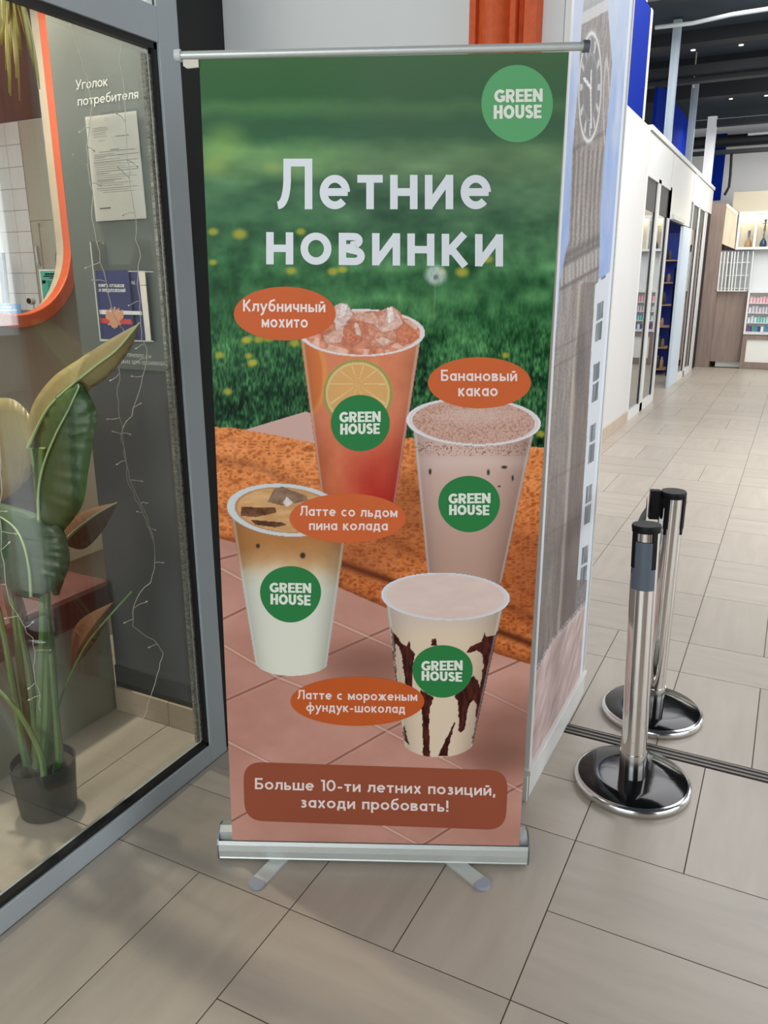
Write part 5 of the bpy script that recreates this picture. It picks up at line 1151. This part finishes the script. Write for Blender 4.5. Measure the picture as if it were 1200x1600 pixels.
# ================================================================== WOOD-CLAD KIOSK AT THE END
KY = 15.9
kq = lambda px, py, Y=KY: onY(px, py, Y)
k = empty('kiosk', (-1.0, KY+.3, 0), label='wood-clad kiosk with lit niches and display at the corridor end', cat='kiosk')
rel(mk('column', box(-1.70, -1.395, KY, KY+.5, 0.0, 2.84), M['wood']), k)
rel(mk('dark_edge', box(-1.745, -1.701, KY+.02, KY+.5, 0.0, 2.80), M['black']), k)
rel(mk('lower_panel', box(-1.394, -.873, KY+.12, KY+.5, .10, 1.352), M['wood']), k)
rel(mk('toe_glow', box(-1.30, -.80, KY+.22, KY+.24, .0, .098), M['led']), k)
rel(mk('counter_wood', box(-.872, 3.5, KY+.02, KY+.5, .52, .61), M['wood']), k); rel(mk('counter_wood_foot', box(-.872, 3.5, KY+.02, KY+.5, .0, .12), M['wood']), k)
rel(mk('counter_wood_side', box(-.872, -.80, KY+.02, KY+.5, .12, .52), M['wood']), k)
rel(mk('white_front', box(-.799, 3.5, KY+.05, KY+.07, .12, .52), M['led']), k)
# slanted pale wood side panel of the niche cabinet
rel(mk('side_panel', join(*[([tuple(kq(*q)) for q in ((1135.5, 318), (1153, 334), (1148, 389), (1128, 381))]+[tuple(kq(*q)+np.array([.0, .05, 0])) for q in ((1135.5, 318), (1153, 334), (1148, 389), (1128, 381))], [(0, 1, 2, 3), (7, 6, 5, 4), (0, 4, 5, 1), (1, 5, 6, 2), (2, 6, 7, 3), (3, 7, 4, 0)])]), M['pale_wood']), k)
rel(mk('side_light', tube([kq(1136, 320, KY-.02), kq(1153, 335, KY-.02)], .02, 6), M['led_soft']), k)
nz0, nz1 = 2.10, 2.64; nx0_ = -1.165
rel(mk('niche_back', box(nx0_, 3.5, KY+.40, KY+.42, nz0, nz1), M['niche']), k)
rel(mk('niche_frame', join(box(nx0_, 3.5, KY-.02, KY+.41, nz1, nz1+.045), box(nx0_, 3.5, KY-.02, KY+.41, nz0-.04, nz0), *[box(nx0_+q, nx0_+q+.035, KY-.02, KY+.40, nz0, nz1) for q in (0, .275, .53, .80, 1.07)]), M['sf_white']), k)
rel(mk('niche_light', box(nx0_+.04, 3.4, KY+.3, KY+.36, nz1-.02, nz1-.001), M['led_niche']), k)
rel(mk('cabinet_top', box(-1.30, 3.5, KY+.1, KY+.5, nz1+.046, 3.02), M['taupe']), k)
# hookahs in the niches
def hookah(px, h, m, label):
    p = kq(px, 386); t = empty('hookah', (p[0], KY+.12, nz0), label=label, cat='hookah')
    mk('base', lathe([(.045, .001), (.06, .03), (.05, .09), (.025, .13), (.018, .15)], 18), m, t, smooth=True)
    mk('stem', lathe([(.012, .15), (.018, .2), (.01, .24), (.02, .28), (.009, h-.06), (.02, h-.04), (.022, h)], 14), M['alu_dark'], t, smooth=True)
    mk('hose_port', tube([(0, 0, .17), (.05, 0, .20), (.06, 0, .16)], .008, 6), M['alu'], t)
    if h > .35: mk('tray', lathe([(.06, h-.07), (.065, h-.066)], 18), M['alu_dark'], t)
hookah(1167.5, .26, M['shelf_wood'], 'small brass-coloured hookah in the left lit niche'); hookah(1191, .46, mat('blue_glass', (40, 60, 96), .2), 'tall dark hookah with blue base in the second lit niche')
# white rod grid
rg_ = empty('rod_display', (-1.13, KY, 1.355), label='grid of white upright rods under the lit niches', cat='rod display')
rel(mk('grey_back', box(-1.26, -.885, KY+.10, KY+.118, 1.36, 2.05), M['grey_int']), rg_)
for i, px in enumerate((1122, 1127.5, 1133, 1139, 1143.5, 1148.5, 1156, 1164, 1172)):
    b = kq(px-1.2, 455); tt_ = kq(px+5.2, 392); rel(mk('rod', tube([(b[0], KY+.02, 1.36), (tt_[0], KY+.02, 2.03)], .014 if i < 5 else .010, 6), M['sf_white'], smooth=True), rg_)
for z in (1.40, 1.62, 1.84): rel(mk('cross_bar', box(-1.38, -.90, KY+.034, KY+.044, z, z+.012), M['sf_white']), rg_)
rel(mk('foot_bar', box(-1.42, -.9, KY+.0, KY+.03, 1.353, 1.368), M['sf_white']), rg_)
# packet display
dp = empty('packet_display', (-.4, KY+.2, .612), label='backlit display case of small packets on the kiosk counter', cat='display case')
rel(mk('case_frame', join(box(-.872, -.84, KY, KY+.3, .612, 1.36), box(-.84, 3.5, KY, KY+.3, 1.33, 1.36), box(-.84, 3.5, KY, KY+.3, .612, .64)), M['sf_white']), dp)
rel(mk('case_back', box(-.84, 3.5, KY+.28, KY+.30, .64, 1.33), M['led']), dp)
rows = (.66, .82, .99, 1.16)
for z in rows: rel(mk('case_shelf', box(-.84, 3.5, KY+.01, KY+.27, z-.018, z), M['alu']), dp)
pk_c = {0: ((60, 130, 170), (50, 60, 120), (120, 60, 110), (60, 150, 110), (220, 220, 210)), 1: ((110, 190, 186), (196, 206, 210), (150, 200, 200)), 2: ((200, 200, 204), (190, 180, 190), (220, 214, 216)), 3: ((226, 150, 160), (232, 190, 196), (220, 170, 180))}
pm = {kk: [mat('pack_tone', c, .5) for c in v] for kk, v in pk_c.items()}
for kk, z in enumerate(rows):
    x = -.83; jc = 0
    while x < -.2:
        w_ = rg.uniform(.03, .045); o = mk('packet', box(x, x+w_, KY+.05, KY+.10, z+.0005, z+rg.uniform(.085, .115)), pm[kk][rg.randrange(len(pm[kk]))]); tag(o, f'small packet {ORD[jc]} from the left in the {ORD[3-kk]} row down of the kiosk display case', 'packet', 'packets in the kiosk display case'); jc += 1; x += w_+.012
tag(mk('wall_kiosk_upper', box(-1.44, 3.6, KY+.2, KY+.25, 1.361, 2.058), M['grey_wall']), 'pale panel between the niches and the packet display', kind='structure')
